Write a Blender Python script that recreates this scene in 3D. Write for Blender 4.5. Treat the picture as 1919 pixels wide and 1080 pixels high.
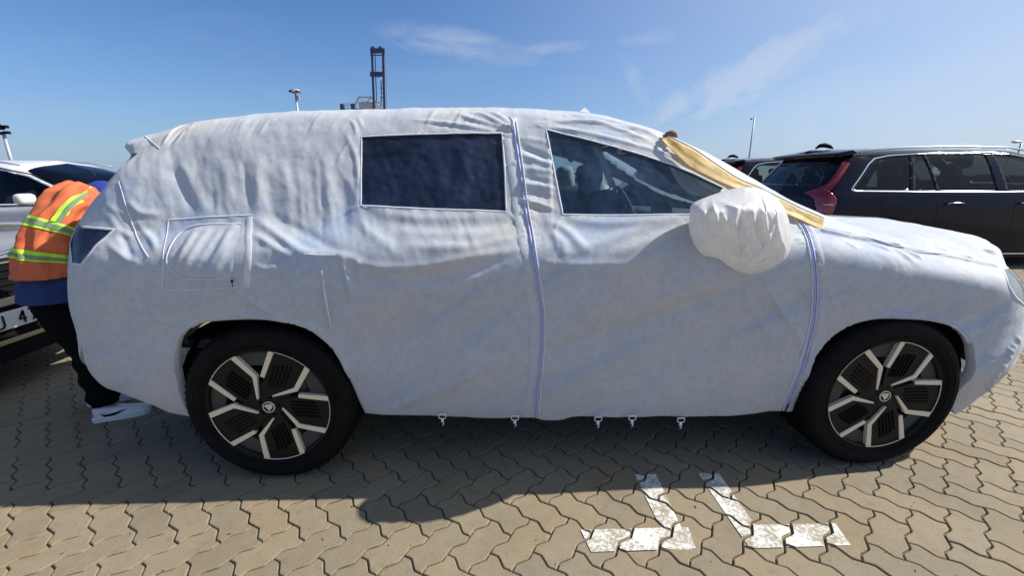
import bpy, bmesh, math, random
import numpy as np
from mathutils import Matrix, Vector
random.seed(7); rng = np.random.RandomState(7)
scn = bpy.context.scene
for o in list(bpy.data.objects): bpy.data.objects.remove(o)
C = scn.collection

# ------------------------------------------------------------------ camera
FPX, YAW, PITCH, ROLL = 804.16, .0268, .2596, -.0039
CAMP = np.array([1.032, -1.7378, 1.3631])
_f = np.array([math.sin(YAW)*math.cos(PITCH), math.cos(YAW)*math.cos(PITCH), -math.sin(PITCH)])
_r = np.array([math.cos(YAW), -math.sin(YAW), 0.]); _u = np.cross(_r, _f)
CR = _r*math.cos(ROLL)+_u*math.sin(ROLL); CU = -_r*math.sin(ROLL)+_u*math.cos(ROLL); CF = _f
cd = bpy.data.cameras.new('camera'); cam = bpy.data.objects.new('camera', cd); C.objects.link(cam)
cd.sensor_width = 36; cd.lens = FPX/1919*36; cd.clip_start = .02; cd.clip_end = 6000
M = Matrix.Identity(4)
for i in range(3):
    M[i][0] = CR[i]; M[i][1] = CU[i]; M[i][2] = -CF[i]; M[i][3] = CAMP[i]
cam.matrix_world = M; scn.camera = cam

# ------------------------------------------------------------------ sun, sky, exposure
SUN = np.array([1.10, .117, 1.0]); SUN /= np.linalg.norm(SUN)
ELEV = math.asin(SUN[2]); AZ = math.atan2(SUN[0], SUN[1])      # from +Y towards +X
sd = bpy.data.lights.new('sun', 'SUN'); sun = bpy.data.objects.new('sun', sd); C.objects.link(sun)
sd.energy = 4.8; sd.angle = math.radians(.53); sd.color = (1, .95, .87)
sun.rotation_euler = Vector(SUN).to_track_quat('Z', 'Y').to_euler()
w = bpy.data.worlds.new('World'); scn.world = w; w.use_nodes = True
nt = w.node_tree; nt.nodes.clear()
N = nt.nodes.new; L = nt.links.new
out = N('ShaderNodeOutputWorld'); bg = N('ShaderNodeBackground'); sky = N('ShaderNodeTexSky')
sky.sky_type = 'NISHITA'; sky.sun_disc = False; sky.sun_elevation = ELEV; sky.sun_rotation = AZ
sky.air_density = 1.0; sky.dust_density = .8; sky.ozone_density = 3
bg.inputs[1].default_value = .055
tc = N('ShaderNodeTexCoord'); sep = N('ShaderNodeSeparateXYZ'); L(tc.outputs['Generated'], sep.inputs[0])
def mth(op, a, b=None, cl=False):
    n = N('ShaderNodeMath'); n.operation = op; n.use_clamp = cl
    for i, v in enumerate((a, b)):
        if v is None: continue
        if isinstance(v, (int, float)): n.inputs[i].default_value = v
        else: L(v, n.inputs[i])
    return n.outputs[0]
zz = mth('MAXIMUM', sep.outputs[2], .03)
cx = mth('DIVIDE', sep.outputs[0], mth('ADD', zz, .12)); cy = mth('DIVIDE', sep.outputs[1], mth('ADD', zz, .12))
comb = N('ShaderNodeCombineXYZ'); L(cx, comb.inputs[0]); L(cy, comb.inputs[1])
def noise(vec, sc, det, rough, dist=0, off=(0, 0, 0), scl=(1, 1, 1)):
    mp = N('ShaderNodeMapping'); mp.inputs['Location'].default_value = off; mp.inputs['Scale'].default_value = scl
    L(vec, mp.inputs[0]); n = N('ShaderNodeTexNoise'); n.inputs['Scale'].default_value = sc
    n.inputs['Detail'].default_value = det; n.inputs['Roughness'].default_value = rough
    n.inputs['Distortion'].default_value = dist; L(mp.outputs[0], n.inputs['Vector']); return n.outputs['Fac']
def sdir(px, py): d = CF+CR*(px-959.5)/FPX-CU*(py-540)/FPX; return d/np.linalg.norm(d)
def vdot(v):
    n = N('ShaderNodeVectorMath'); n.operation = 'DOT_PRODUCT'; L(tc.outputs['Generated'], n.inputs[0]); n.inputs[1].default_value = tuple(v); return n.outputs['Value']
def cloud(px, py, hw, hh, tilt, amt, sc, lo, hi, off, st=(1, 2.2, 1)):
    """one patch of cloud: soft ellipse of sky directions broken up by noise"""
    d = sdir(px, py); up = np.array([0, 0, 1.])-d*d[2]; up /= np.linalg.norm(up); rt = np.cross(d, up); a = math.radians(tilt)
    ax, ay = rt*math.cos(a)+up*math.sin(a), -rt*math.sin(a)+up*math.cos(a)
    dd = mth('MAXIMUM', vdot(d), .05); x = mth('DIVIDE', vdot(ax), dd); y = mth('DIVIDE', vdot(ay), dd)
    k = FPX*.8; e = mth('ADD', mth('POWER', mth('MULTIPLY', mth('ABSOLUTE', x), k/hw), 2), mth('POWER', mth('MULTIPLY', mth('ABSOLUTE', y), k/hh), 2))
    m = mth('SUBTRACT', 1, e, True); cb = N('ShaderNodeCombineXYZ'); L(x, cb.inputs[0]); L(y, cb.inputs[1])
    f = noise(cb.outputs[0], sc, 9, .62, .6, off, st); r_ = N('ShaderNodeMapRange'); L(mth('ADD', f, mth('MULTIPLY', m, .16)), r_.inputs[0]); r_.inputs[1].default_value = lo; r_.inputs[2].default_value = hi
    return mth('MULTIPLY', mth('MULTIPLY', r_.outputs[0], mth('POWER', m, .6)), amt, True)
cls = [cloud(862, 84, 115, 22, -8, .32, 8, .47, .78, (1.3, 2, 0), (1, 2.6, 1)), cloud(1030, 90, 60, 9, 4, .26, 11, .45, .75, (4, 1, 0)), cloud(1190, 150, 42, 12, -60, .16, 12, .42, .72, (6, 3, 0)), cloud(1205, 70, 45, 12, 0, .14, 12, .45, .72, (2, 8, 0)),
       cloud(1385, 152, 150, 34, 24, .34, 9, .50, .66, (3.3, 5, 0), (1, 1.6, 1)), cloud(1600, 220, 330, 80, 5, .22, 2.2, .42, .75, (7.3, 1, 0))]
gen = noise(comb.outputs[0], .9, 7, .6, .7, (1.3, 7.2, 0), (1, 1.9, 1)); rp2 = N('ShaderNodeMapRange'); L(gen, rp2.inputs[0]); rp2.inputs[1].default_value = .52; rp2.inputs[2].default_value = .85
cl = mth('MULTIPLY', rp2.outputs[0], .10, True)
for c_ in cls: cl = mth('MAXIMUM', cl, c_)
hs = N('ShaderNodeHueSaturation'); hs.inputs['Saturation'].default_value = 1.06; hs.inputs['Value'].default_value = 1.3
wb = N('ShaderNodeMix'); wb.data_type = 'RGBA'; wb.blend_type = 'MULTIPLY'; wb.inputs[0].default_value = 1; wb.inputs[7].default_value = (.81, 1.04, 1.36, 1); L(sky.outputs[0], wb.inputs[6]); L(wb.outputs[2], hs.inputs['Color'])
# thin veil of high haze that thickens towards the horizon and the sun
veil = mth('MULTIPLY', mth('POWER', mth('MAXIMUM', vdot(SUN), 0), 2.2), .98)
hz = mth('MULTIPLY', mth('POWER', mth('SUBTRACT', 1, mth('MAXIMUM', sep.outputs[2], 0)), 6), .16)
mixh = N('ShaderNodeMix'); mixh.data_type = 'RGBA'; L(mth('MULTIPLY', hz, 3.4, True), mixh.inputs[0]); L(hs.outputs[0], mixh.inputs[6]); mixh.inputs[7].default_value = (4.3, 6.2, 9.6, 1)
vs = mth('ADD', veil, mth('MULTIPLY', hz, .6), True)
mixv = N('ShaderNodeMix'); mixv.data_type = 'RGBA'; L(vs, mixv.inputs[0]); L(mixh.outputs[2], mixv.inputs[6])
mixv.inputs[7].default_value = (9.0, 9.9, 11.2, 1)
mixc = N('ShaderNodeMix'); mixc.data_type = 'RGBA'; L(cl, mixc.inputs[0]); L(mixv.outputs[2], mixc.inputs[6])
mixc.inputs[7].default_value = (10.2, 10.6, 11.4, 1)
L(mixc.outputs[2], bg.inputs[0]); L(bg.outputs[0], out.inputs[0])
scn.view_settings.view_transform = 'Standard'; scn.view_settings.look = 'None'
scn.view_settings.exposure = .42; scn.view_settings.gamma = 1; scn.view_settings.use_curve_mapping = False
scn.cycles.max_bounces = 8; scn.cycles.transparent_max_bounces = 24

# ------------------------------------------------------------------ small helpers
def proj(P):
    d = np.asarray(P, float)-CAMP; z = d@CF
    return np.stack([959.5+FPX*(d@CR)/z, 540-FPX*(d@CU)/z], -1)
def W(px, py, Y):
    """point of the world at depth Y (metres beyond the covered car's side) seen at a spot of the photograph"""
    d = CF+CR*(px-959.5)/FPX-CU*(py-540)/FPX
    return CAMP+d*(Y-CAMP[1])/d[1]
def mat(name, col, rough=.5, metal=0, **k):
    m = bpy.data.materials.new(name); m.use_nodes = True
    b = m.node_tree.nodes['Principled BSDF']
    b.inputs['Base Color'].default_value = (*col, 1); b.inputs['Roughness'].default_value = rough
    b.inputs['Metallic'].default_value = metal
    for a, v in k.items(): b.inputs[a.replace('_', ' ')].default_value = v
    return m
class NB:
    def __init__(s, m): s.m = m; s.t = m.node_tree; s.b = s.t.nodes.get('Principled BSDF')
    def n(s, t, **k):
        x = s.t.nodes.new(t)
        for a, v in k.items(): setattr(x, a, v)
        return x
    def l(s, a, b): s.t.links.new(a, b)
    def noise(s, sc, det=4, rough=.55, scl=(1, 1, 1), dist=0, loc=(0, 0, 0), coord='Object', rot=(0, 0, 0)):
        t = s.n('ShaderNodeTexCoord'); mp = s.n('ShaderNodeMapping'); mp.inputs['Scale'].default_value = scl
        mp.inputs['Location'].default_value = loc; mp.inputs['Rotation'].default_value = rot
        s.l(t.outputs[coord], mp.inputs[0]); x = s.n('ShaderNodeTexNoise'); x.inputs['Scale'].default_value = sc
        x.inputs['Detail'].default_value = det; x.inputs['Roughness'].default_value = rough
        x.inputs['Distortion'].default_value = dist; s.l(mp.outputs[0], x.inputs['Vector']); return x.outputs['Fac']
    def ramp(s, f, stops):
        r = s.n('ShaderNodeValToRGB'); s.l(f, r.inputs[0]); e = r.color_ramp.elements
        while len(e) > 1: e.remove(e[-1])
        e[0].position = stops[0][0]; e[0].color = (*stops[0][1], 1)
        for p, c in stops[1:]: x = e.new(p); x.color = (*c, 1)
        return r.outputs[0]
    def mix(s, f, a, b, mode='MIX'):
        x = s.n('ShaderNodeMix'); x.data_type = 'RGBA'; x.blend_type = mode
        for i, v in ((0, f), (6, a), (7, b)):
            if isinstance(v, (int, float)): x.inputs[i].default_value = v
            elif isinstance(v, tuple): x.inputs[i].default_value = (*v, 1)
            else: s.l(v, x.inputs[i])
        return x.outputs[2]
    def bump(s, f, st, dist=.002, prev=None):
        x = s.n('ShaderNodeBump'); x.inputs['Strength'].default_value = st; x.inputs['Distance'].default_value = dist
        s.l(f, x.inputs['Height'])
        if prev: s.l(prev, x.inputs['Normal'])
        return x.outputs[0]
    def out(s, sh): s.l(sh, s.t.nodes['Material Output'].inputs[0])
def tag(o, label=None, cat=None, group=None, kind=None):
    if label: o['label'] = label
    if cat: o['category'] = cat
    if group: o['group'] = group
    if kind: o['kind'] = kind
    return o
def empty(name, loc=(0, 0, 0), rz=0):
    o = bpy.data.objects.new(name, None); C.objects.link(o); o.location = loc; o.rotation_euler = (0, 0, rz)
    o.empty_display_size = .2; return o
def link(name, me, m, parent=None):
    o = bpy.data.objects.new(name, me); C.objects.link(o)
    if m is not None:
        me.materials.clear(); me.materials.append(m)
    if parent is not None: o.parent = parent
    return o
def mesh(name, V, F, m, parent=None, smooth=False):
    me = bpy.data.meshes.new(name); me.from_pydata([tuple(map(float, v)) for v in V], [], [tuple(map(int, f)) for f in F])
    if smooth: me.polygons.foreach_set('use_smooth', [True]*len(me.polygons))
    me.update(); return link(name, me, m, parent)
class MB:
    """collects plain shapes of one part"""
    def __init__(s): s.V = []; s.F = []
    def add(s, V, F):
        b = len(s.V); s.V += [tuple(map(float, v)) for v in V]; s.F += [tuple(int(i)+b for i in f) for f in F]; return s
    def box(s, c, d, ax=None):
        c = np.array(c, float); A = np.eye(3) if ax is None else np.array(ax, float)
        V = [c+(A.T@(np.array(q)*np.array(d)/2)) for q in ((-1,-1,-1),(1,-1,-1),(1,1,-1),(-1,1,-1),(-1,-1,1),(1,-1,1),(1,1,1),(-1,1,1))]
        return s.add(V, [(0,3,2,1),(4,5,6,7),(0,1,5,4),(1,2,6,5),(2,3,7,6),(3,0,4,7)])
    def tube(s, P, r, n=8, caps=True, closed=False):
        P = np.array(P, float); m = len(P); R = np.broadcast_to(np.array(r, float), (m,))
        T = np.gradient(P, axis=0) if m > 2 else np.repeat((P[1:]-P[:1]), 2, 0)
        if closed: T = np.roll(P, -1, 0)-np.roll(P, 1, 0)
        T /= np.linalg.norm(T, axis=1)[:, None]+1e-12
        up = np.array([0, 0, 1.]) if abs(T[0][2]) < .9 else np.array([1., 0, 0]); V = []
        a = np.cross(T[0], up); a /= np.linalg.norm(a)
        for i in range(m):
            a = a-T[i]*(a@T[i]); a /= np.linalg.norm(a)+1e-12; b = np.cross(T[i], a)
            for k in range(n):
                t = 2*math.pi*k/n; V.append(P[i]+R[i]*(a*math.cos(t)+b*math.sin(t)))
        F = [(i*n+k, i*n+(k+1) % n, ((i+1) % m)*n+(k+1) % n, ((i+1) % m)*n+k) for i in range(m if closed else m-1) for k in range(n)]
        if caps and not closed: F += [tuple(range(n))[::-1], tuple((m-1)*n+k for k in range(n))]
        return s.add(V, F)
    def lathe(s, prof, n=48, axis='Y', c=(0, 0, 0), closed=False):
        """prof: (radius, offset along axis)"""
        V = []; m = len(prof); c = np.array(c, float)
        for (r, h) in prof:
            for k in range(n):
                t = 2*math.pi*k/n; p = {'Y': (r*math.cos(t), h, r*math.sin(t)), 'Z': (r*math.cos(t), r*math.sin(t), h)}[axis]
                V.append(c+p)
        F = [(i*n+k, i*n+(k+1) % n, ((i+1) % m)*n+(k+1) % n, ((i+1) % m)*n+k) for i in range(m if closed else m-1) for k in range(n)]
        return s.add(V, F)
    def prism(s, poly, y0, y1):
        """outline in x,z pushed from y0 to y1 (y0 the visible face)"""
        n = len(poly); V = [(p[0], y0, p[1]) for p in poly]+[(p[0], y1, p[1]) for p in poly]
        return s.add(V, [tuple(range(n)), tuple(range(2*n-1, n-1, -1))]+[(i, i+n, (i+1) % n+n, (i+1) % n) for i in range(n)])
    def build(s, name, m, parent=None, smooth=False, bevel=0, sub=0):
        o = mesh(name, s.V, s.F, m, parent, smooth)
        if bevel:
            b = o.modifiers.new('bevel', 'BEVEL'); b.width = bevel; b.segments = 2; b.limit_method = 'ANGLE'
        if sub:
            b = o.modifiers.new('sub', 'SUBSURF'); b.levels = sub; b.render_levels = sub
        return o
def copy_tree(o, parent=None):
    c = o.copy(); C.objects.link(c)
    if parent is not None: c.parent = parent
    for ch in [x for x in bpy.data.objects if x.parent == o]: copy_tree(ch, c)
    return c
_tab = rng.rand(64, 512, 512) if False else [rng.rand(256, 256) for _ in range(12)]
def vn(x, y, seed=0):
    t = _tab[seed % 12]; xi = np.floor(x).astype(int); yi = np.floor(y).astype(int); fx = x-xi; fy = y-yi
    fx = fx*fx*fx*(fx*(fx*6-15)+10); fy = fy*fy*fy*(fy*(fy*6-15)+10)
    g = lambda a, b: t[a % 256, b % 256]
    return (g(xi, yi)*(1-fx)+g(xi+1, yi)*fx)*(1-fy)+(g(xi, yi+1)*(1-fx)+g(xi+1, yi+1)*fx)*fy-.5
def fbm(x, y, o=4, seed=0):
    s = 0; a = 1
    for i in range(o): s = s+a*vn(x*2**i+i*17.3, y*2**i+i*9.1, seed+i); a *= .5
    return s

# ------------------------------------------------------------------ lofted shells from a control net
class Loft:
    def __init__(s, net): s.net = np.array(net, float); s.nc, s.nr = s.net.shape[:2]
    @staticmethod
    def _w(t): return np.stack([-.5*t+t*t-.5*t**3, 1-2.5*t*t+1.5*t**3, .5*t+2*t*t-1.5*t**3, -.5*t*t+.5*t**3], -1)
    def __call__(s, u, v):
        u = np.clip(u, 0, s.nc-1-1e-9); v = np.clip(v, 0, s.nr-1-1e-9)
        N_ = s.net; P = np.concatenate([2*N_[:1]-N_[1:2], N_, 2*N_[-1:]-N_[-2:-1]], 0)
        P = np.concatenate([2*P[:, :1]-P[:, 1:2], P, 2*P[:, -1:]-P[:, -2:-1]], 1)
        iu = np.floor(u).astype(int); iv = np.floor(v).astype(int); wu = s._w(u-iu); wv = s._w(v-iv); R = 0
        for a in range(4):
            for b in range(4): R = R+(wu[..., a]*wv[..., b])[..., None]*P[iu+a, iv+b]
        return R
    def nrm(s, u, v, e=.02):
        du = s(u+e, v)-s(u-e, v); dv = s(u, v+e)-s(u, v-e); n = np.cross(du, dv)
        return n/(np.linalg.norm(n, axis=-1)[..., None]+1e-12)
    def spaced(s, n, axis, at):
        t = np.linspace(0, (s.nc if axis == 0 else s.nr)-1, 1200); o = np.full_like(t, at)
        P = s(t, o) if axis == 0 else s(o, t); d = np.r_[0, np.cumsum(np.linalg.norm(np.diff(P, axis=0), axis=1))]
        return np.interp(np.linspace(0, d[-1], n), d, t)
    def grid(s, nu, nv, ur=3, vc=None):
        us = s.spaced(nu, 0, ur); vs = s.spaced(nv, 1, s.nc//2 if vc is None else vc)
        s.us, s.vs = us, vs; U, V = np.meshgrid(us, vs, indexing='ij'); s.U, s.V = U.copy(), V.copy(); return s
    def lookup(s, pts, project, facing):
        """(u,v) of the surface point that project() shows at each of pts"""
        if not hasattr(s, '_lk'): s._lk = {}
        if id(project) not in s._lk:
            uu = np.linspace(0, s.nc-1, 420); vv = np.linspace(0, s.nr-1, 260); A, B = np.meshgrid(uu, vv, indexing='ij')
            P = s(A, B); n = s.nrm(A, B); s._lk[id(project)] = (A, B, project(P), facing(P, n), project)
        A, B, Q, ok, _p = s._lk[id(project)]; res = []
        for p in pts:
            d = ((Q-np.array(p))**2).sum(-1)+np.where(ok, 0, 1e9); i = np.unravel_index(d.argmin(), d.shape)
            u, v = A[i], B[i]
            for _ in range(6):
                e = 1e-3; f0 = project(s(np.array([u]), np.array([v])))[0]
                Ju = (project(s(np.array([u+e]), np.array([v])))[0]-f0)/e; Jv = (project(s(np.array([u]), np.array([v+e])))[0]-f0)/e
                J = np.stack([Ju, Jv], 1)
                if abs(np.linalg.det(J)) < 1e-9: break
                st = np.linalg.solve(J, np.array(p)-f0); st = np.clip(st, -.15, .15); u = min(max(u+st[0], 0), s.nc-1); v = min(max(v+st[1], 0), s.nr-1)
            res.append((u, v))
        return np.array(res)
def dens(P, n=6, closed=False):
    P = [np.array(p, float) for p in P]; Q = P+[P[0]] if closed else P; R = []
    for a, b in zip(Q[:-1], Q[1:]): R += [a+(b-a)*k/n for k in range(n)]
    if not closed: R.append(Q[-1])
    return np.array(R)
def smoothline(P, n=8, closed=False):
    P = np.array(P, float); m = len(P); R = []
    for i in range(m if closed else m-1):
        g = lambda k: P[k % m] if closed else P[min(max(k, 0), m-1)]
        for k in range(n):
            t = k/n; wt = Loft._w(np.array(t)); R.append(sum(wt[a]*g(i-1+a) for a in range(4)))
    if not closed: R.append(P[-1])
    return np.array(R)
def inpoly(u, v, poly):
    r = np.zeros(u.shape, bool); n = len(poly)
    for i in range(n):
        x1, y1 = poly[i]; x2, y2 = poly[(i+1) % n]
        if y1 == y2: continue
        c = ((y1 > v) != (y2 > v)) & (u < (x2-x1)*(v-y1)/(y2-y1)+x1); r ^= c
    return r
def snap(lf, poly, frac=.62):
    """move grid points that lie near a cut line onto it"""
    U, V = lf.U, lf.V; du = np.gradient(lf.us)[:, None]; dv = np.gradient(lf.vs)[None, :]
    best = np.full(U.shape, 9e9); bu = U.copy(); bv = V.copy(); n = len(poly)
    for i in range(n):
        a = np.array(poly[i]); b = np.array(poly[(i+1) % n]); lo = np.minimum(a, b)-.3; hi = np.maximum(a, b)+.3
        m = (U > lo[0]) & (U < hi[0]) & (V > lo[1]) & (V < hi[1])
        if not m.any(): continue
        d = b-a
        sx = np.broadcast_to(du, U.shape)[m]; sy = np.broadcast_to(dv, U.shape)[m]; x = (U[m]-a[0])/sx; y = (V[m]-a[1])/sy; dx = d[0]/sx; dy = d[1]/sy
        t = np.clip((x*dx+y*dy)/(dx*dx+dy*dy+1e-12), 0, 1); q = (x-t*dx)**2+(y-t*dy)**2
        k = q < best[m]; idx = np.where(m); ii = idx[0][k], idx[1][k]
        best[ii] = q[k]; bu[ii] = (a[0]+t*d[0])[k]; bv[ii] = (a[1]+t*d[1])[k]
    k = best < frac**2*.999; k &= best < .36
    lf.U = np.where(k, bu, U); lf.V = np.where(k, bv, V)
def split(lf, P, regions, flip=False):
    """quads of the grid by region; regions: list of (name, uv polygon)"""
    nu, nv = lf.U.shape; cu = (lf.U[:-1, :-1]+lf.U[1:, :-1]+lf.U[1:, 1:]+lf.U[:-1, 1:])/4; cv = (lf.V[:-1, :-1]+lf.V[1:, :-1]+lf.V[1:, 1:]+lf.V[:-1, 1:])/4
    own = np.full(cu.shape, -1)
    for k, (nm, poly) in enumerate(regions): own[(own < 0) & inpoly(cu, cv, poly)] = k
    I, J = np.meshgrid(np.arange(nu-1), np.arange(nv-1), indexing='ij'); a = I*nv+J
    F = np.stack([a, a+nv, a+nv+1, a+1], -1)
    if flip: F = F[..., ::-1]
    return own, F
def gridmesh(name, P, F, m, parent=None, mirror=None, smooth=True, offset=None, lip=0, lipdir=None):
    """P (k,3) points, F (n,4) faces; keeps only used points; mirror=Y0 adds the other half"""
    used, inv = np.unique(F.ravel(), return_inverse=True); V = P[used].copy(); Fq = inv.reshape(-1, 4)
    if offset is not None: V += offset[used]
    if lip:
        E = np.concatenate([Fq[:, [0, 1]], Fq[:, [1, 2]], Fq[:, [2, 3]], Fq[:, [3, 0]]]); key = np.sort(E, 1); kk = key[:, 0].astype(np.int64)*len(V)+key[:, 1]
        _, ix, ct = np.unique(kk, return_index=True, return_counts=True); B = E[ix[ct == 1]]
        bv = np.unique(B.ravel()); mp = -np.ones(len(V), int); mp[bv] = len(V)+np.arange(len(bv))
        V2 = V[bv]+lipdir(V[bv], used[bv]); V = np.concatenate([V, V2]); Fq = np.concatenate([Fq, np.stack([B[:, 1], B[:, 0], mp[B[:, 0]], mp[B[:, 1]]], 1)])
    if mirror is not None:
        V2 = V.copy(); V2[:, 1] = 2*mirror-V2[:, 1]; Fq = np.concatenate([Fq, Fq[:, ::-1]+len(V)]); V = np.concatenate([V, V2])
    me = bpy.data.meshes.new(name); me.vertices.add(len(V)); me.vertices.foreach_set('co', V.astype(np.float32).ravel())
    me.loops.add(Fq.size); me.loops.foreach_set('vertex_index', Fq.astype(np.int32).ravel())
    me.polygons.add(len(Fq)); me.polygons.foreach_set('loop_start', np.arange(0, Fq.size, 4, dtype=np.int32))
    me.update(calc_edges=True); me.polygons.foreach_set('use_smooth', np.full(len(Fq), smooth)); me.validate()
    return link(name, me, m, parent)
def ribbon(name, P, Nn, width, rise, m, parent, closed=False, taper=False, side=None):
    """flat strip laid along P on a surface with normals Nn, edges sunk so that it has thickness"""
    P = np.array(P, float); Nn = np.array(Nn, float); n = len(P)
    T = (np.roll(P, -1, 0)-np.roll(P, 1, 0)) if closed else np.gradient(P, axis=0)
    S = np.cross(Nn, T); S /= np.linalg.norm(S, axis=1)[:, None]+1e-12; wd = np.full(n, width/2.)
    if taper: wd = wd*np.sin(np.linspace(.12, math.pi-.12, n))**.5
    V = []
    for i in range(n):
        for (a, h) in ((-1, .15), (-.86, 1), (0, 1.05), (.86, 1), (1, .15)): V.append(P[i]+S[i]*wd[i]*a+Nn[i]*rise*h)
    F = [(i*5+k, ((i+1) % n)*5+k, ((i+1) % n)*5+k+1, i*5+k+1) for i in range(n if closed else n-1) for k in range(4)]
    return mesh(name, V, F, m, parent, True)

# ------------------------------------------------------------------ materials
def m_paver():
    m = mat('paver', (.33, .27, .19), .85); b = NB(m)
    n1 = b.noise(9, 5, .6); n2 = b.noise(230, 3, .7); n3 = b.noise(2.0, 3, .6, coord='Object')
    oi = b.n('ShaderNodeObjectInfo')
    geo = b.n('ShaderNodeNewGeometry')
    gn = b.n('ShaderNodeTexNoise'); gn.inputs['Scale'].default_value = 3.1; gn.inputs['Detail'].default_value = 5; b.l(geo.outputs['Position'], gn.inputs['Vector'])
    g2 = b.n('ShaderNodeTexNoise'); g2.inputs['Scale'].default_value = 150; g2.inputs['Detail'].default_value = 4; g2.inputs['Roughness'].default_value = .75; b.l(geo.outputs['Position'], g2.inputs['Vector'])
    g3 = b.n('ShaderNodeTexNoise'); g3.inputs['Scale'].default_value = 420; g3.inputs['Detail'].default_value = 2; b.l(geo.outputs['Position'], g3.inputs['Vector'])
    g4 = b.n('ShaderNodeTexNoise'); g4.inputs['Scale'].default_value = 21; g4.inputs['Detail'].default_value = 6; g4.inputs['Roughness'].default_value = .65; b.l(geo.outputs['Position'], g4.inputs['Vector'])
    base = b.ramp(gn.outputs['Fac'], [(.3, (.228, .185, .120)), (.5, (.250, .206, .136)), (.72, (.262, .216, .146))])
    per = b.ramp(oi.outputs['Random'], [(0, (.87, .88, .90)), (.3, (.96, .965, .97)), (.7, (1.03, 1.02, 1)), (.9, (1.06, 1.02, .97)), (1, (1.02, .95, .91))])
    base = b.mix(1, base, per, 'MULTIPLY')
    base = b.mix(1, base, b.ramp(g4.outputs['Fac'], [(.22, (.66, .66, .67)), (.42, (.95, .95, .95)), (.6, (1.02, 1.02, 1.02)), (.8, (1.14, 1.12, 1.08))]), 'MULTIPLY')
    base = b.mix(1, base, b.ramp(g2.outputs['Fac'], [(.2, (.4, .4, .4)), (.40, (.93, .93, .93)), (.6, (1.04, 1.04, 1.04)), (.8, (1.5, 1.5, 1.46))]), 'MULTIPLY')
    b.l(base, b.b.inputs['Base Color'])
    b.l(b.bump(g3.outputs['Fac'], .35, .0012, b.bump(g2.outputs['Fac'], .35, .003)), b.b.inputs['Normal'])
    return m
M_PAVER = m_paver()
def m_sand():
    m = mat('joint_sand', (.10, .083, .06), .95); b = NB(m)
    geo = b.n('ShaderNodeNewGeometry'); g = b.n('ShaderNodeTexNoise'); g.inputs['Scale'].default_value = 90; g.inputs['Detail'].default_value = 6; b.l(geo.outputs['Position'], g.inputs['Vector'])
    b.l(b.ramp(g.outputs['Fac'], [(.3, (.05, .042, .03)), (.5, (.14, .115, .08)), (.75, (.30, .25, .18))]), b.b.inputs['Base Color']); return m
M_SAND = m_sand()
def m_far():
    m = mat('paved_yard', (.33, .28, .2), .9); b = NB(m)
    geo = b.n('ShaderNodeNewGeometry'); g = b.n('ShaderNodeTexNoise'); g.inputs['Scale'].default_value = .6; g.inputs['Detail'].default_value = 8; b.l(geo.outputs['Position'], g.inputs['Vector'])
    b.l(b.ramp(g.outputs['Fac'], [(.3, (.27, .225, .16)), (.7, (.35, .29, .205))]), b.b.inputs['Base Color']); return m
M_FAR = m_far()
def m_paint():
    m = mat('worn_white_paint', (.75, .75, .7), .7); b = NB(m)
    geo = b.n('ShaderNodeNewGeometry'); g = b.n('ShaderNodeTexNoise'); g.inputs['Scale'].default_value = 70; g.inputs['Detail'].default_value = 7; g.inputs['Roughness'].default_value = .75; b.l(geo.outputs['Position'], g.inputs['Vector'])
    g2 = b.n('ShaderNodeTexNoise'); g2.inputs['Scale'].default_value = 9; g2.inputs['Detail'].default_value = 3; b.l(geo.outputs['Position'], g2.inputs['Vector'])
    mx = b.n('ShaderNodeMath'); mx.operation = 'ADD'; b.l(g.outputs['Fac'], mx.inputs[0])
    m2 = b.n('ShaderNodeMath'); m2.operation = 'MULTIPLY'; m2.inputs[1].default_value = .55; b.l(g2.outputs['Fac'], m2.inputs[0]); b.l(m2.outputs[0], mx.inputs[1])
    b.l(b.ramp(mx.outputs[0], [(.60, (.29, .24, .165)), (.72, (.38, .35, .28)), (.79, (.62, .61, .56)), (.9, (.72, .72, .68))]), b.b.inputs['Base Color'])
    return m
M_PAINT = m_paint()
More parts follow.
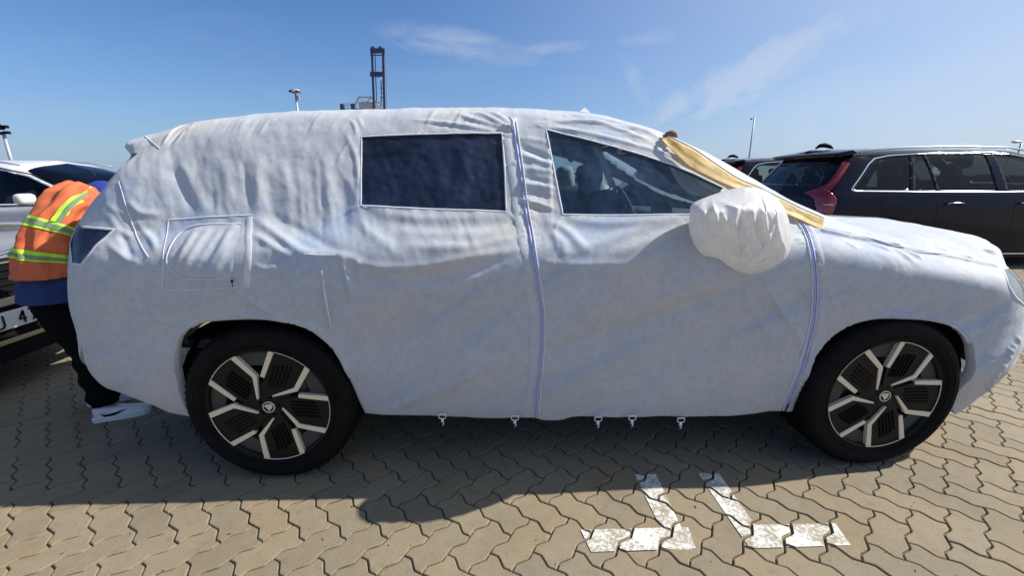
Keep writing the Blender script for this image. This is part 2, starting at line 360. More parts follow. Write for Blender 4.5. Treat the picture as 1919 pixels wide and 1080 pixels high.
def m_cover(name, base=(.645, .67, .71), trans=.22, streak=1.0):
    m = mat(name, base, .75); b = NB(m); b.b.inputs['Sheen Weight'].default_value = .15
    f1 = b.noise(48, 7, .72, (1, 1, .75)); f2 = b.noise(9, 7, .7); f3 = b.noise(240, 3, .7, (1, 1, .5)); 
    t0 = b.n('ShaderNodeTexCoord'); m0 = b.n('ShaderNodeMapping'); m0.inputs['Rotation'].default_value = (0, .52, 0); m1 = b.n('ShaderNodeMapping'); m1.inputs['Scale'].default_value = (.38, .3, 2.6); b.l(t0.outputs['Object'], m0.inputs[0]); b.l(m0.outputs[0], m1.inputs[0])
    x4 = b.n('ShaderNodeTexNoise'); x4.inputs['Scale'].default_value = 2.2; x4.inputs['Detail'].default_value = 5; x4.inputs['Roughness'].default_value = .62; x4.inputs['Distortion'].default_value = .25; b.l(m1.outputs[0], x4.inputs['Vector']); f4 = x4.outputs['Fac']
    c = b.mix(1, base, b.ramp(f1, [(.28, (.86, .87, .885)), (.5, (1, 1, 1)), (.75, (1.08, 1.075, 1.07))]), 'MULTIPLY')
    c = b.mix(1, c, b.ramp(f2, [(.3, (.93, .94, .96)), (.6, (1.02, 1.015, 1)), (.8, (1.05, 1.04, 1.02))]), 'MULTIPLY')
    c = b.mix(streak, c, b.ramp(f4, [(.34, (.81, .91, 1.08)), (.45, (.965, .985, 1.01)), (.54, (1, 1, 1)), (.66, (1.075, 1.01, .93))]), 'MULTIPLY')  # diagonal blue and tan tints, reflected and seen through cloth, put into colour
    b.l(c, b.b.inputs['Base Color']); bm = b.bump(f3, .25, .0015, b.bump(f1, .35, .003)); b.l(bm, b.b.inputs['Normal'])
    tr = b.n('ShaderNodeBsdfTranslucent'); b.l(c, tr.inputs[0]); b.l(bm, tr.inputs['Normal']); mx = b.n('ShaderNodeMixShader'); mx.inputs[0].default_value = trans
    b.l(b.b.outputs[0], mx.inputs[1]); b.l(tr.outputs[0], mx.inputs[2]); b.out(mx.outputs[0]); return m
M_COVER = m_cover('white_nonwoven_fabric')
M_HEM = m_cover('white_hem_fabric', (.80, .81, .84), .2, .2)
M_BAG = m_cover('thin_white_bag_fabric', (.86, .85, .84), .38, .05)
M_BAG.node_tree.nodes['Principled BSDF'].inputs['Roughness'].default_value = .33
M_ZIP = mat('blue_zip_tape', (.50, .54, .80), .6)
M_TEETH = mat('blue_zip_teeth', (.16, .20, .60), .5)
M_BODY = mat('black_car_paint', (.008, .009, .011), .35, 0, Specular_IOR_Level=.3)
M_DARK = mat('black_plastic', (.006, .006, .007), .7, Specular_IOR_Level=.15)
M_INT = mat('dark_cabin_trim', (.05, .052, .06), .8)
M_SEAT = mat('grey_seat_cover', (.42, .46, .50), .7)
M_WRAP = mat('clear_seat_wrap', (.55, .6, .62), .3)
def m_tyre():
    m = mat('tyre_rubber', (.012, .012, .013), .72); b = NB(m)
    n = b.noise(18, 5, .6); b.l(b.ramp(n, [(.3, (.003, .003, .0035)), (.7, (.009, .0085, .008))]), b.b.inputs['Base Color']); return m
M_TYRE = m_tyre(); M_TYRE.node_tree.nodes['Principled BSDF'].inputs['Specular IOR Level'].default_value = .15
M_ALU = mat('machined_alloy', (.82, .73, .56), .42, .2)
M_ALUG = mat('bronze_grey_alloy', (.075, .072, .064), .55, .2, Specular_IOR_Level=.2)
M_RIMB = mat('gloss_black_alloy', (.006, .006, .007), .42, Specular_IOR_Level=.22)
M_RIB = mat('rib_black', (.003, .003, .003), .5, Specular_IOR_Level=.1)
M_CHROME = mat('chrome', (.82, .84, .87), .12, 1)
M_STEEL = mat('painted_steel', (.35, .37, .4), .5, .3)
M_WHITEP = mat('white_plastic', (.82, .82, .80), .4)
def m_film(name, tint, fac, rough=.18, dif=(.05, .07, .13)):
    m = mat(name, dif, rough); b = NB(m); fh = b.noise(2.6, 5, .6, (1, 1, 1), 1.0, (5, 2, 1)); b.l(b.mix(1, dif, b.ramp(fh, [(.32, (.7, .7, .72)), (.5, (.95, .95, .95)), (.70, (1.7, 1.65, 1.55))]), 'MULTIPLY'), b.b.inputs['Base Color']); t = b.n('ShaderNodeBsdfTransparent'); t.inputs[0].default_value = (*tint, 1)  # paler blotches in the film colour stand in for patchy reflections
    f = b.noise(5, 5, .6, (1, 1, 1.4), .8); r = b.ramp(f, [(.3, (fac*.65,)*3), (.7, (min(1, fac*1.35),)*3)])
    mx = b.n('ShaderNodeMixShader'); b.l(r, mx.inputs[0]); b.l(t.outputs[0], mx.inputs[1]); b.l(b.b.outputs[0], mx.inputs[2]); b.out(mx.outputs[0]); return m
M_FILM1 = m_film('smoky_window_film', (.45, .5, .6), .78, .10, (.026, .036, .070))
M_FILM2 = m_film('clear_window_film', (.90, .97, 1.0), .36, .08, (.07, .125, .22))
M_FILM5 = m_film('far_window_film', (.9, .96, .97), .08, .2, (.1, .13, .15))
M_FILM3 = m_film('lamp_film_dark', (.3, .3, .4), .75, .2, (.03, .035, .07))
M_FILM4 = m_film('lamp_film_light', (.8, .88, .92), .5, .2, (.35, .42, .48))
def m_glass(name, tint, fr=1.45):
    m = mat(name, (0, 0, 0), 0); b = NB(m); t = b.n('ShaderNodeBsdfTransparent'); t.inputs[0].default_value = (*tint, 1)
    g = b.n('ShaderNodeBsdfGlossy'); g.inputs['Roughness'].default_value = .02; f = b.n('ShaderNodeFresnel'); f.inputs[0].default_value = fr
    mx = b.n('ShaderNodeMixShader'); b.l(f.outputs[0], mx.inputs[0]); b.l(t.outputs[0], mx.inputs[1]); b.l(g.outputs[0], mx.inputs[2]); b.out(mx.outputs[0]); return m
M_GLASS = m_glass('window_glass', (.52, .62, .60)); M_TINT = m_glass('tinted_glass', (.16, .19, .21)); M_CLEAR = m_glass('clear_glass', (.78, .87, .90))
def carpaint(name, col, rough=.22, metal=0):
    m = mat(name, col, rough, metal); b = NB(m)
    if sum(col) < .1: b.b.inputs['Specular IOR Level'].default_value = .30; b.b.inputs['Specular Tint'].default_value = (.62, .70, 1, 1)
    n = b.noise(1.7, 4, .6); b.l(b.mix(1, col, b.ramp(n, [(.3, (.93, .93, .93)), (.7, (1.05, 1.05, 1.05))]), 'MULTIPLY'), b.b.inputs['Base Color']); return m
M_VOLVO = carpaint('dark_aubergine_paint', (.009, .0075, .011), .10, 0)
M_WHITE = carpaint('white_car_paint', (.68, .69, .70), .25)
M_SILVER = carpaint('silver_car_paint', (.32, .33, .34), .3, .5)
M_RED = mat('red_lamp_lens', (.24, .004, .006), .12, 0, Coat_Weight=1.0)
M_REDL = mat('bright_red_lamp_core', (.60, .02, .025), .15, 0, Coat_Weight=1.0)

# ------------------------------------------------------------------ ground and pavers
TH = 0.0
ground = mesh('ground', [(-900, -900, -.03), (900, -900, -.03), (900, 3000, -.03), (-900, 3000, -.03)], [(0, 1, 2, 3)], M_FAR); tag(ground, kind='structure')
bed = mesh('paving_bed', [(-8, -3, -.012), (11, -3, -.012), (11, 9, -.012), (-8, 9, -.012)], [(0, 1, 2, 3)], M_SAND)
tag(bed, kind='structure')
pave = empty('pavement', (0, 0, 0)); tag(pave, 'sand coloured interlocking block paving of the port yard', kind='structure'); bed.parent = pave
UNIT = .1125; E0 = np.array([1.0605, -.3665]); e1 = np.array([1, -1])*UNIT/math.sqrt(2); e2 = np.array([1, 1])*UNIT/math.sqrt(2); AMP = .085
def unit_edge(p, d, rev=False):
    """points along one unit of joint from lattice point p in direction d (0: e1, 1: e2), start point included, end left out"""
    off = (0, 1) if d == 0 else (-1, 0); dr = (1, 0) if d == 0 else (0, 1)
    pts = [(p[0]+dr[0]*t+off[0]*a, p[1]+dr[1]*t+off[1]*a) for t, a in ((0, 0), (.27, AMP), (.36, AMP*.72), (.64, -AMP*.72), (.73, -AMP), (1, 0))]
    return pts[:0:-1] if rev else pts[:-1]
def paver_outline(kind):
    """kind 0 lies along e1 (2x1), kind 1 along e2 (1x2); lattice coordinates, counter-clockwise"""
    w_, h_ = (2, 1) if kind == 0 else (1, 2); o = []
    for i in range(w_): o += unit_edge((i, 0), 0)
    for j in range(h_): o += unit_edge((w_, j), 1)
    for i in range(w_-1, -1, -1): o += unit_edge((i, h_), 0, True)
    for j in range(h_-1, -1, -1): o += unit_edge((0, j), 1, True)
    return np.array([np.array([a*e1[0]+b*e2[0], a*e1[1]+b*e2[1]]) for a, b in o])
def inset(P, d):
    n = len(P); R = []
    for i in range(n):
        a = P[i]-P[i-1]; b = P[(i+1) % n]-P[i]; a = a/np.linalg.norm(a); b = b/np.linalg.norm(b)
        na = np.array([-a[1], a[0]]); nb = np.array([-b[1], b[0]]); m_ = na+nb; m_ /= max(m_@na, .25)+0; q = m_
        R.append(P[i]+q*d/1.0)
    return np.array(R)
OUT = [paver_outline(0), paver_outline(1)]
def simplify(P):
    return P
def paver_geo(kind, gap=.0020, cham=.0040, lo=False):
    o = OUT[kind]; c = o.mean(0)
    if lo: o = o[[i for i in range(len(o)) if i % 5 not in (2, 3)]]
    a = inset(o, gap+cham); b_ = inset(o, gap+cham*.3); d = inset(o, gap); n = len(o)
    V = [(*p, 0) for p in a]+[(*p, -.0022) for p in b_]+[(*p, -.0135) for p in d]
    F = [tuple(range(n))]
    for r in range(2): F += [(r*n+(i+1) % n, r*n+i, (r+1)*n+i, (r+1)*n+(i+1) % n) for i in range(n)]
    return V, F
PM = []
for k in (0, 1):
    V, F = paver_geo(k); me = bpy.data.meshes.new('paver'); me.from_pydata(V, [], F); me.materials.append(M_PAVER); me.update(); PM.append(me)
cells = []
for s_ in range(-90, 130):
    for q in range(-40, 40):
        for kind, (a, b) in ((0, (-1, 1)), (1, (0, -1))):
            A = a+s_+4*q; B = b+s_; p = E0+A*e1+B*e2; c = p+OUT[kind].mean(0)
            if -7.8 < c[0] < 10.8 and -2.8 < c[1] < 8.8: cells.append((kind, p, c))
def shown(c):
    q = proj(np.array([c[0], c[1], 0.])); d = (np.array([c[0], c[1], 0])-CAMP)@CF
    if d < .3 or not (-60 < q[0] < 1980 and 600 < q[1] < 1120): return 1e9
    behind = 1.0 if (c[1] > .25 and -.4 < c[0] < 3.5) else 0
    return d+behind*2
cells.sort(key=lambda t: shown(t[2])); rs = random.Random(3); far = MB()
for i, (kind, p, c) in enumerate(cells):
    dz = rs.uniform(-.0016, .0010); tx = rs.gauss(0, .006); ty = rs.gauss(0, .006); rot = rs.gauss(0, .006)
    if i < 300:
        o = bpy.data.objects.new('paver', PM[kind]); C.objects.link(o); o.parent = pave; ct = OUT[kind].mean(0)
        R_ = Matrix.Rotation(rot, 4, 'Z') @ Matrix.Rotation(tx, 4, 'X') @ Matrix.Rotation(ty, 4, 'Y')
        o.matrix_world = Matrix.Translation((c[0], c[1], dz)) @ R_ @ Matrix.Translation((-ct[0], -ct[1], 0))
far_cells = cells[300:]
# the rest of the blocks, further off, as one mesh
VV = []; FF = []; base = 0; geo = [tuple(map(np.array, (paver_geo(k, lo=True)[0],)))[0] for k in (0, 1)]; fcs = [paver_geo(k, lo=True)[1] for k in (0, 1)]
for kind, p, c in far_cells:
    g = geo[kind].copy(); g[:, :2] += p; ct = c; g[:, 2] += rs.uniform(-.0016, .001)+(g[:, 0]-ct[0])*rs.gauss(0, .006)+(g[:, 1]-ct[1])*rs.gauss(0, .006)
    VV.append(g); FF += [tuple(i+base for i in f) for f in fcs[kind]]; base += len(g)
rest = mesh('paver_field', np.concatenate(VV), FF, M_PAVER, pave); tag(rest, kind='stuff')
mb = MB()
for i in range(150):
    x, y = rs.uniform(-1.4, 3.6), rs.uniform(-.75, -.02) if i % 3 else rs.uniform(.1, 1.6); a = rs.uniform(0, 6.3); r_ = rs.uniform(.0009, .0026); k = rs.choice((1, 1, 1, 1.6, 4)); c_, s_ = math.cos(a), math.sin(a)
    V = [(x+(u_*k*c_-v_*s_)*r_, y+(u_*k*s_+v_*c_)*r_, z_) for z_, q_ in ((.0004, 1.1), (.0004+r_*.9, .6)) for u_, v_ in ((q_, 0), (.3*q_, q_), (-.8*q_, .6*q_), (-.9*q_, -.5*q_), (.2*q_, -q_))]
    mb.add(V, [(5, 6, 7, 8, 9)]+[(j, (j+1) % 5, (j+1) % 5+5, j+5) for j in range(5)])
grit = mb.build('grit', mat('dark_grit', (.035, .028, .022), .9), pave); tag(grit, kind='stuff')
# white paint marks: each quad is cut to the blocks it lies on
def clip(poly, quad):
    for i in range(len(quad)):
        a = np.array(quad[i]); b = np.array(quad[(i+1) % len(quad)]); e = b-a; n = np.array([-e[1], e[0]]); outp = []
        for j in range(len(poly)):
            p = poly[j]; q = poly[(j+1) % len(poly)]; dp = (p-a)@n; dq = (q-a)@n
            if dp >= 0: outp.append(p)
            if dp*dq < 0: outp.append(p+(q-p)*dp/(dp-dq))
        poly = outp
        if len(poly) < 3: return []
    return poly
def G(px, py): 
    d = CF+CR*(px-959.5)/FPX-CU*(py-540)/FPX; return (CAMP+d*(-CAMP[2])/d[2])[:2]
def paint_mark(quads, label):
    mb = MB(); zq = .0022
    for qd in quads:
        zq += .0012
        Q = [G(*p) for p in qd]
        ar = sum(Q[i][0]*Q[(i+1) % 4][1]-Q[(i+1) % 4][0]*Q[i][1] for i in range(4))
        if ar < 0: Q = Q[::-1]
        cc = np.mean(Q, 0)
        for kind, p, c in cells[:420]:
            if np.linalg.norm(c-cc) > .5: continue
            r = clip(list(inset(OUT[kind], .0065)+p), Q)
            if len(r) > 2: mb.add([(x, y, zq-.0012) for x, y in r], [tuple(range(len(r)))])
    o = mb.build('painted_mark', M_PAINT); tag(o, label, 'ground marking', 'worn white corner marks painted on the paving'); return o
paint_mark([[(1189, 890), (1229, 890), (1297, 1032), (1258, 1032)], [(1088, 995), (1290, 990), (1304, 1030), (1108, 1037)]],
           'left of two worn white corner marks, its short bar pointing left')
paint_mark([[(1307, 888), (1347, 888), (1414, 985), (1405, 1029)], [(1400, 986), (1565, 983), (1594, 1024), (1400, 1030)]],
           'right of two worn white corner marks, its short bar pointing right')

# ------------------------------------------------------------------ the covered car: control net shared by cover and body
HY = .93
def row(X, Ys, Zs): return [(X, y, z) for y, z in zip(Ys, Zs)]
LOWY = [.10, .025, -.006, -.032]; LOWZ = [.14, .42, .72, 1.015]
net = [
 [(-.85,HY,.40),(-1.0,HY,.50),(-1.06,HY,.75),(-1.04,HY,1.0),(-.95,HY,1.15),(-.82,HY,1.34),(-.76,HY,1.44),(-.82,HY,1.50),(-.84,HY,1.535),(-.80,HY,1.56)],
 [(-.80,.50,.40),(-.93,.42,.50),(-.985,.42,.75),(-.96,.42,1.0),(-.88,.42,1.15),(-.735,.43,1.34),(-.675,.45,1.435),(-.74,.5,1.49),(-.77,.6,1.53),(-.77,HY,1.56)],
 [(-.70,.28,.35),(-.845,.13,.47),(-.85,.10,.75),(-.81,.11,1.0),(-.755,.13,1.16),(-.62,.18,1.34),(-.565,.25,1.445),(-.635,.33,1.50),(-.68,.50,1.542),(-.67,HY,1.585)],
 [(-.52,.16,.25),(-.66,.04,.44),(-.67,.00,.74),(-.65,.0,1.01),(-.60,.06,1.17),(-.50,.12,1.36),(-.46,.21,1.47),(-.48,.30,1.53),(-.50,.48,1.575),(-.50,HY,1.622)],
 row(-.30, LOWY+[.060,.15,.235,.33,.52,HY], LOWZ+[1.17,1.38,1.535,1.59,1.622,1.662]),
 row(0.0, LOWY+[.060,.15,.24,.33,.52,HY], LOWZ+[1.18,1.39,1.555,1.62,1.652,1.692]),
 row(.4, LOWY+[.060,.15,.245,.33,.52,HY], LOWZ+[1.185,1.395,1.565,1.635,1.669,1.709]),
 row(.8, LOWY+[.060,.15,.245,.33,.52,HY], LOWZ+[1.185,1.395,1.568,1.64,1.675,1.714]),
 row(1.18, LOWY+[.060,.15,.245,.33,.52,HY], LOWZ+[1.18,1.39,1.56,1.633,1.669,1.709]),
 row(1.58, LOWY+[.058,.14,.235,.32,.52,HY], LOWZ+[1.175,1.36,1.52,1.588,1.630,1.672]),
 row(2.0, LOWY+[.055,.125,.20,.30,.52,HY], LOWZ+[1.165,1.27,1.37,1.44,1.492,1.555]),
 row(2.4, LOWY+[.05,.105,.17,.28,.50,HY], LOWZ+[1.115,1.16,1.20,1.235,1.275,1.345]),
 row(2.78, LOWY[:3]+[-.022]+[.075,.14,.21,.31,.50,HY], [.14,.42,.74,.95]+[1.045,1.075,1.09,1.10,1.112,1.14]),
 row(3.08, [.12,.025,-.002,-.026,.085,.17,.25,.36,.55,HY], [.15,.43,.70,.905,.985,1.03,1.055,1.072,1.088,1.108]),
 [(3.35,.14,.17),(3.35,.025,.44),(3.32,.02,.70),(3.30,.022,.87),(3.28,.12,.95),(3.30,.21,1.0),(3.33,.30,1.025),(3.36,.42,1.042),(3.40,.60,1.055),(3.42,HY,1.075)],
 [(3.50,.26,.18),(3.52,.12,.45),(3.49,.11,.70),(3.43,.15,.85),(3.42,.21,.92),(3.44,.28,.962),(3.47,.36,.985),(3.50,.46,.998),(3.54,.62,1.008),(3.56,HY,1.022)],
 [(3.62,.50,.19),(3.68,.42,.45),(3.67,.42,.68),(3.62,.43,.82),(3.60,.44,.88),(3.60,.47,.92),(3.61,.51,.94),(3.63,.56,.953),(3.65,.66,.962),(3.67,HY,.97)],
 [(3.66,HY,.20),(3.74,HY,.45),(3.73,HY,.68),(3.70,HY,.80),(3.69,HY,.85),(3.69,HY,.88),(3.69,HY,.90),(3.69,HY,.915),(3.69,HY,.925),(3.69,HY,.935)]]
# the bonnet stays high nearly to the nose
for c_, dz_, dx_ in ((14, .014, .01), (15, .034, .035), (16, .048, .05), (17, .055, .03)):
    net[c_] = [(x+dx_*min(1, max(0, (i-2)/3)), y, z+dz_*min(1, max(0, (i-2)/3))) for i, (x, y, z) in enumerate(net[c_])]
def px_proj(P): return proj(P)
def px_face(P, n): return ((CAMP-P)*n).sum(-1) > 0
def top_proj(P): return P[..., :2]
def top_face(P, n): return n[..., 2] > .25
cov = Loft(net); cov.grid(830, 300, ur=3, vc=7)
def onpx(P): return cov.lookup(P, px_proj, px_face)
def ontop(P): return cov.lookup(P, top_proj, top_face)
WIN1 = dens([(677,255),(760,252),(850,250),(941,250),(946,320),(949,396),(860,393),(770,390),(676,385),(676,320)], 3, True)
WIN2 = dens([(1023,243),(1090,259),(1150,275),(1210,292),(1262,309),(1310,330),(1357,353),(1340,370),(1310,392),(1290,403),(1170,403),(1055,402),(1043,340),(1033,290)], 3, True)
TAILF = dens([(126,423),(214,430),(178,462),(151,497),(133,494)], 4, True)
REARF = dens([(200,322),(243,286),(257,289),(216,322)], 4, True)
HEADF = dens([(1879,505),(1903,498),(1917,545),(1919,575),(1903,560),(1889,535)], 3, True)
ARCHR = [(372,800),(357,778),(340,742),(329,700),(329,662),(341,630),(372,608),(428,600),(495,599),(552,607),(598,630),(632,665),(655,710),(672,750),(684,776),(684,800)]
ARCHF = [(1462,800),(1464,772),(1490,742),(1503,712),(1522,675),(1552,638),(1590,612),(1640,598),(1700,598),(1760,605),(1800,622),(1820,650),(1825,685),(1819,708),(1800,730),(1785,760),(1772,800)]
HEM = [(684,776),(760,777),(830,779),(900,783),(965,784),(1002,786),(1020,790),(1050,789),(1082,782),(1160,781),(1270,782),(1340,781),(1400,778),(1440,772),(1464,772)]
w1, w2, tf, hf, rf_ = (onpx(P) for P in (WIN1, WIN2, TAILF, HEADF, REARF))
ar = onpx(smoothline(ARCHR[1:-1], 5)); af = onpx(smoothline(ARCHF[1:-1], 5)); hm = onpx(smoothline(HEM[1:-1], 4))
# lower edge from the rear face, round the corner, over both arches to the front face
rear_hem = onpx([(152,650),(168,697),(203,737),(255,760),(310,774)]); front_hem = onpx([(1790,779),(1840,768),(1884,750)])
edge = np.concatenate([[(0., .35)], [(1.0, .5)], rear_hem, ar, hm, af, front_hem, [(15.6, .35)], [(17., .35)]])
LOW = np.concatenate([edge, [(17.5, -1.), (-.5, -1.)]])
ws_xy = [(1.74,.40),(1.95,.34),(2.15,.29),(2.38,.25),(2.56,.30),(2.62,.45),(2.66,.70),(2.67,.93),(2.67,1.0),(1.62,1.0),(1.62,.93),(1.64,.7),(1.67,.5)]
WS = ontop(smoothline(ws_xy[:8], 4)); WS = np.concatenate([WS, [(WS[-1][0], 9.4), (ontop([(1.62,.92)])[0][0], 9.4)], ontop([(1.62,.92),(1.64,.7),(1.67,.5)])])
for P in (LOW, w1, w2, tf, hf, rf_, WS): snap(cov, P)
own, Fc = split(cov, None, [('low', LOW), ('w1', w1), ('w2', w2), ('tail', tf), ('head', hf), ('ws', WS), ('rear', rf_)])
S0 = cov(cov.U, cov.V); Nn = cov.nrm(cov.U, cov.V)
if (Nn[400, 80]@np.array([0, -1., 0])) < 0: Nn = -Nn; Fc = Fc[..., ::-1]
PX = proj(S0); PX = np.where(((CAMP-S0)*Nn).sum(-1)[..., None] > -.2, PX, -9999)
# cloth relief ----------------------------------------------------
D = np.zeros(S0.shape[:2])
X_, Y_, Z_ = S0[..., 0], S0[..., 1], S0[..., 2]; q = PX[..., 0]; r = PX[..., 1]
def fold(pts, w, a, sharp=1, taper=True):
    """ridge (a>0) or valley (a<0) along a line given where the photograph shows it; w and a in metres"""
    uv = onpx(smoothline(pts, 4) if len(pts) > 2 else dens(pts, 8)); P = cov(uv[:, 0], uv[:, 1]); lo = P.min(0)-3.2*w; hi = P.max(0)+3.2*w
    m = ((S0 > lo) & (S0 < hi)).all(-1)
    if not m.any(): return
    Q = S0[m]; best = np.full(len(Q), 9e9); tt = np.zeros(len(Q)); n = len(P)
    for i in range(n-1):
        d = P[i+1]-P[i]; t = np.clip(((Q-P[i])@d)/(d@d+1e-12), 0, 1); g = ((Q-P[i]-t[:, None]*d)**2).sum(-1); k = g < best
        best[k] = g[k]; tt[k] = (i+t[k])/(n-1)
    dd = np.sqrt(best)/w; f = np.exp(-dd**2) if sharp == 1 else np.exp(-dd**1.15*1.3)
    if taper: f = f*np.clip(np.sin(math.pi*np.clip(tt, .02, .98)), 0, 1)**.6
    D[m] += a*f
# broad slackness, the cloth hangs off the shoulder, and long tension lines
D += .010*fbm(X_*1.6+3, Z_*2.1+Y_*2, 3, 1)
side = np.exp(-((Z_-1.30)/.28)**2)*(X_ > -.6)*(X_ < 1.25)
D += .006*side*fbm(X_*6.5, Z_*1.1, 3, 2)
D += .0030*side*fbm(X_*15+Z_*4, Z_*4.3, 4, 4)
D += .0022*side*(1-np.abs(fbm(X_*12+Z_*5, Z_*6-X_*2, 3, 7))*3)
D += .0016*fbm(X_*13, Z_*16+Y_*14, 4, 3)
lowz = np.clip((1.0-Z_)/.3, 0, 1)
D += .016*lowz*fbm((X_*.86+Z_*.5)*.9, (-X_*.5+Z_*.86)*5.0, 4, 5)
top = np.clip((Z_-1.53)/.06, 0, 1)
D += .0035*top*fbm(X_*14, Y_*3, 3, 6)
hood = np.clip((X_-2.45)/.2, 0, 1)*np.clip((Z_-.93)/.06, 0, 1)
D += .008*hood*fbm(X_*5+Y_*6, Y_*7-X_*3, 4, 7)
# shoulder: sagging edge where sunlight stops
fold([(480,470),(570,478),(640,480),(700,503),(800,500),(900,478),(985,468)], .020, .009)
fold([(1015,492),(1080,497),(1190,494)], .018, .007)
fold([(560,500),(640,495),(720,520),(860,510),(985,485)], .035, -.010)
fold([(638,480),(650,520),(656,560)], .014, .012); fold([(668,485),(676,530)], .012, .006)
fold([(600,505),(612,560),(622,620)], .0045, .010, 2); fold([(622,620),(632,665)], .005, .004)
for a in ([(985,478),(930,505),(870,530),(800,548)], [(985,490),(900,545),(830,575)], [(990,520),(930,560),(860,610)], [(992,560),(900,640),(830,690)], [(995,610),(900,690),(820,730)],
          [(998,660),(930,720),(870,760)], [(705,775),(800,735),(880,690),(960,620)]): fold(a, .02, random.uniform(.006, .010))
for a in ([(1015,640),(1120,600),(1250,560),(1350,520)], [(1015,600),(1130,565),(1280,520)]): fold(a, .05, .010)
fold([(1015,660),(1150,622),(1300,570),(1380,550)], .03, -.009)
for a in ([(1400,520),(1450,570),(1510,640)], [(1430,540),(1480,600),(1512,670)], [(1385,540),(1430,610),(1480,700)]): fold(a, .018, .005)
fold([(1020,775),(1150,740),(1300,700),(1400,690)], .03, .005)
# rear quarter: soft vertical waves and the creases of the photograph
for x0, y0, x1, y1, w_, a in ((325,315,362,402,.018,-.013),(345,310,385,400,.02,.010),(455,300,468,398,.013,-.008),(480,290,487,395,.016,.007),(500,300,508,430,.02,-.006),(530,295,545,440,.02,.007),
    (575,290,590,420,.018,-.006),(610,300,622,440,.02,.006),(640,320,648,440,.016,-.005),(420,300,430,395,.025,.008),(300,330,318,420,.02,.004),(392,310,402,398,.012,-.004),(560,330,566,430,.009,.004),(598,300,604,450,.009,-.004)):
    fold([(x0, y0), ((x0+x1)/2+2, (y0+y1)/2), (x1, y1)], w_*1.05, a*.62)
fold([(480,410),(520,440),(560,468),(590,478)], .018, .010); fold([(478,440),(510,460),(545,482)], .014, .008); fold([(500,400),(560,430),(640,475)], .02, -.006)
fold([(478,500),(500,505),(520,498)], .012, .007); fold([(440,545),(480,570),(530,600),(575,612)], .014, .008)
fold([(200,455),(230,480),(262,496)], .014, .007); fold([(240,375),(262,398),(300,402)], .014, .008); fold([(255,420),(285,450),(290,470)], .012, .008); fold([(222,430),(240,470),(245,490)], .012, -.006)
for i in range(16): 
    a = random.uniform(0, 1); fold([(150+a*90, 410+random.uniform(-30, 50)), (190+a*90, 430+random.uniform(-30, 50))], random.uniform(.008, .016), random.uniform(-.004, .005))
# roof edge seams and cross pleats
for i in range(26):
    x = random.uniform(330, 930); fold([(x, 262-(x-330)*.045), (x+random.uniform(8, 20), 236-(x-330)*.045), (x+random.uniform(16, 36), 224-(x-330)*.035)], random.uniform(.004, .010), random.uniform(-.003, .004))
for dx, a in ((0, .009), (12, -.007), (22, .006)): fold([(305+dx, 272), (318+dx, 255), (330+dx, 243), (352+dx, 234)], .008, a)
fold([(655,225),(665,235),(668,255)], .007, .006); fold([(672,222),(680,240)], .006, .005); fold([(648,250),(668,300),(670,380)], .01, .005)
for a in ([(955,245),(920,235),(880,222),(860,215)], [(955,240),(930,228),(905,215),(885,212)], [(950,255),(900,243),(840,232),(770,225)], [(955,232),(935,218),(915,211)]): fold(a, .009, .0075)
for a in ([(955,248),(905,232),(860,224)], [(940,252),(870,240),(800,232)]): fold(a, .008, -.006)
for a in ([(1000,232),(1090,228),(1150,240),(1240,275)], [(1030,215),(1120,222),(1200,245),(1250,268)], [(1010,236),(1100,250),(1200,275),(1290,300)], [(1060,225),(1160,236),(1255,262)]): fold(a, .010, .007)
for i in range(26):
    x = random.uniform(1000, 1245); y = 212+max(0, x-1080)*.27+random.uniform(0, 34); fold([(x, y), (x+random.uniform(25, 60), y+random.uniform(2, 18))], random.uniform(.004, .009), random.uniform(-.005, .005))
# between the zip and the front window: cross folds
for y0, y1, a in ((262,268,.004),(275,300,-.010),(290,310,.008),(318,322,.006),(332,345,-.006),(345,352,.007),(362,372,-.006),(372,392,.009),(385,398,-.006)):
    fold([(975, y0), (1000, (y0+y1)/2-3), (1038, y1)], .011, a)
for i in range(70):
    t = i/70; y = 250+t*230; x = 962+(y-220)*.138; s_ = random.choice((-1, 1)); l = random.uniform(7, 22)
    fold([(x+s_*4, y), (x+s_*(4+l), y+random.uniform(-4, 5))], random.uniform(.0028, .005), random.uniform(.0012, .003))
# under the windows and along the front door: shallow bowls of cloth
for a in ([(700,395),(800,410),(950,405)], [(720,430),(840,440),(975,425)], [(760,460),(880,462),(980,440)], [(650,400),(700,440),(740,470)], [(980,420),(920,440),(860,445)]): fold(a, .022, random.uniform(.003, .007))
for a in ([(1285,412),(1200,430),(1110,460),(1050,490)], [(1288,420),(1230,445),(1150,480)], [(1060,410),(1150,418),(1280,408)], [(1020,415),(1060,430),(1100,470)], [(1025,430),(1050,450),(1060,480)]): fold(a, .022, random.uniform(.006, .010))
fold([(1285,425),(1240,452),(1190,488)], .014, -.007)
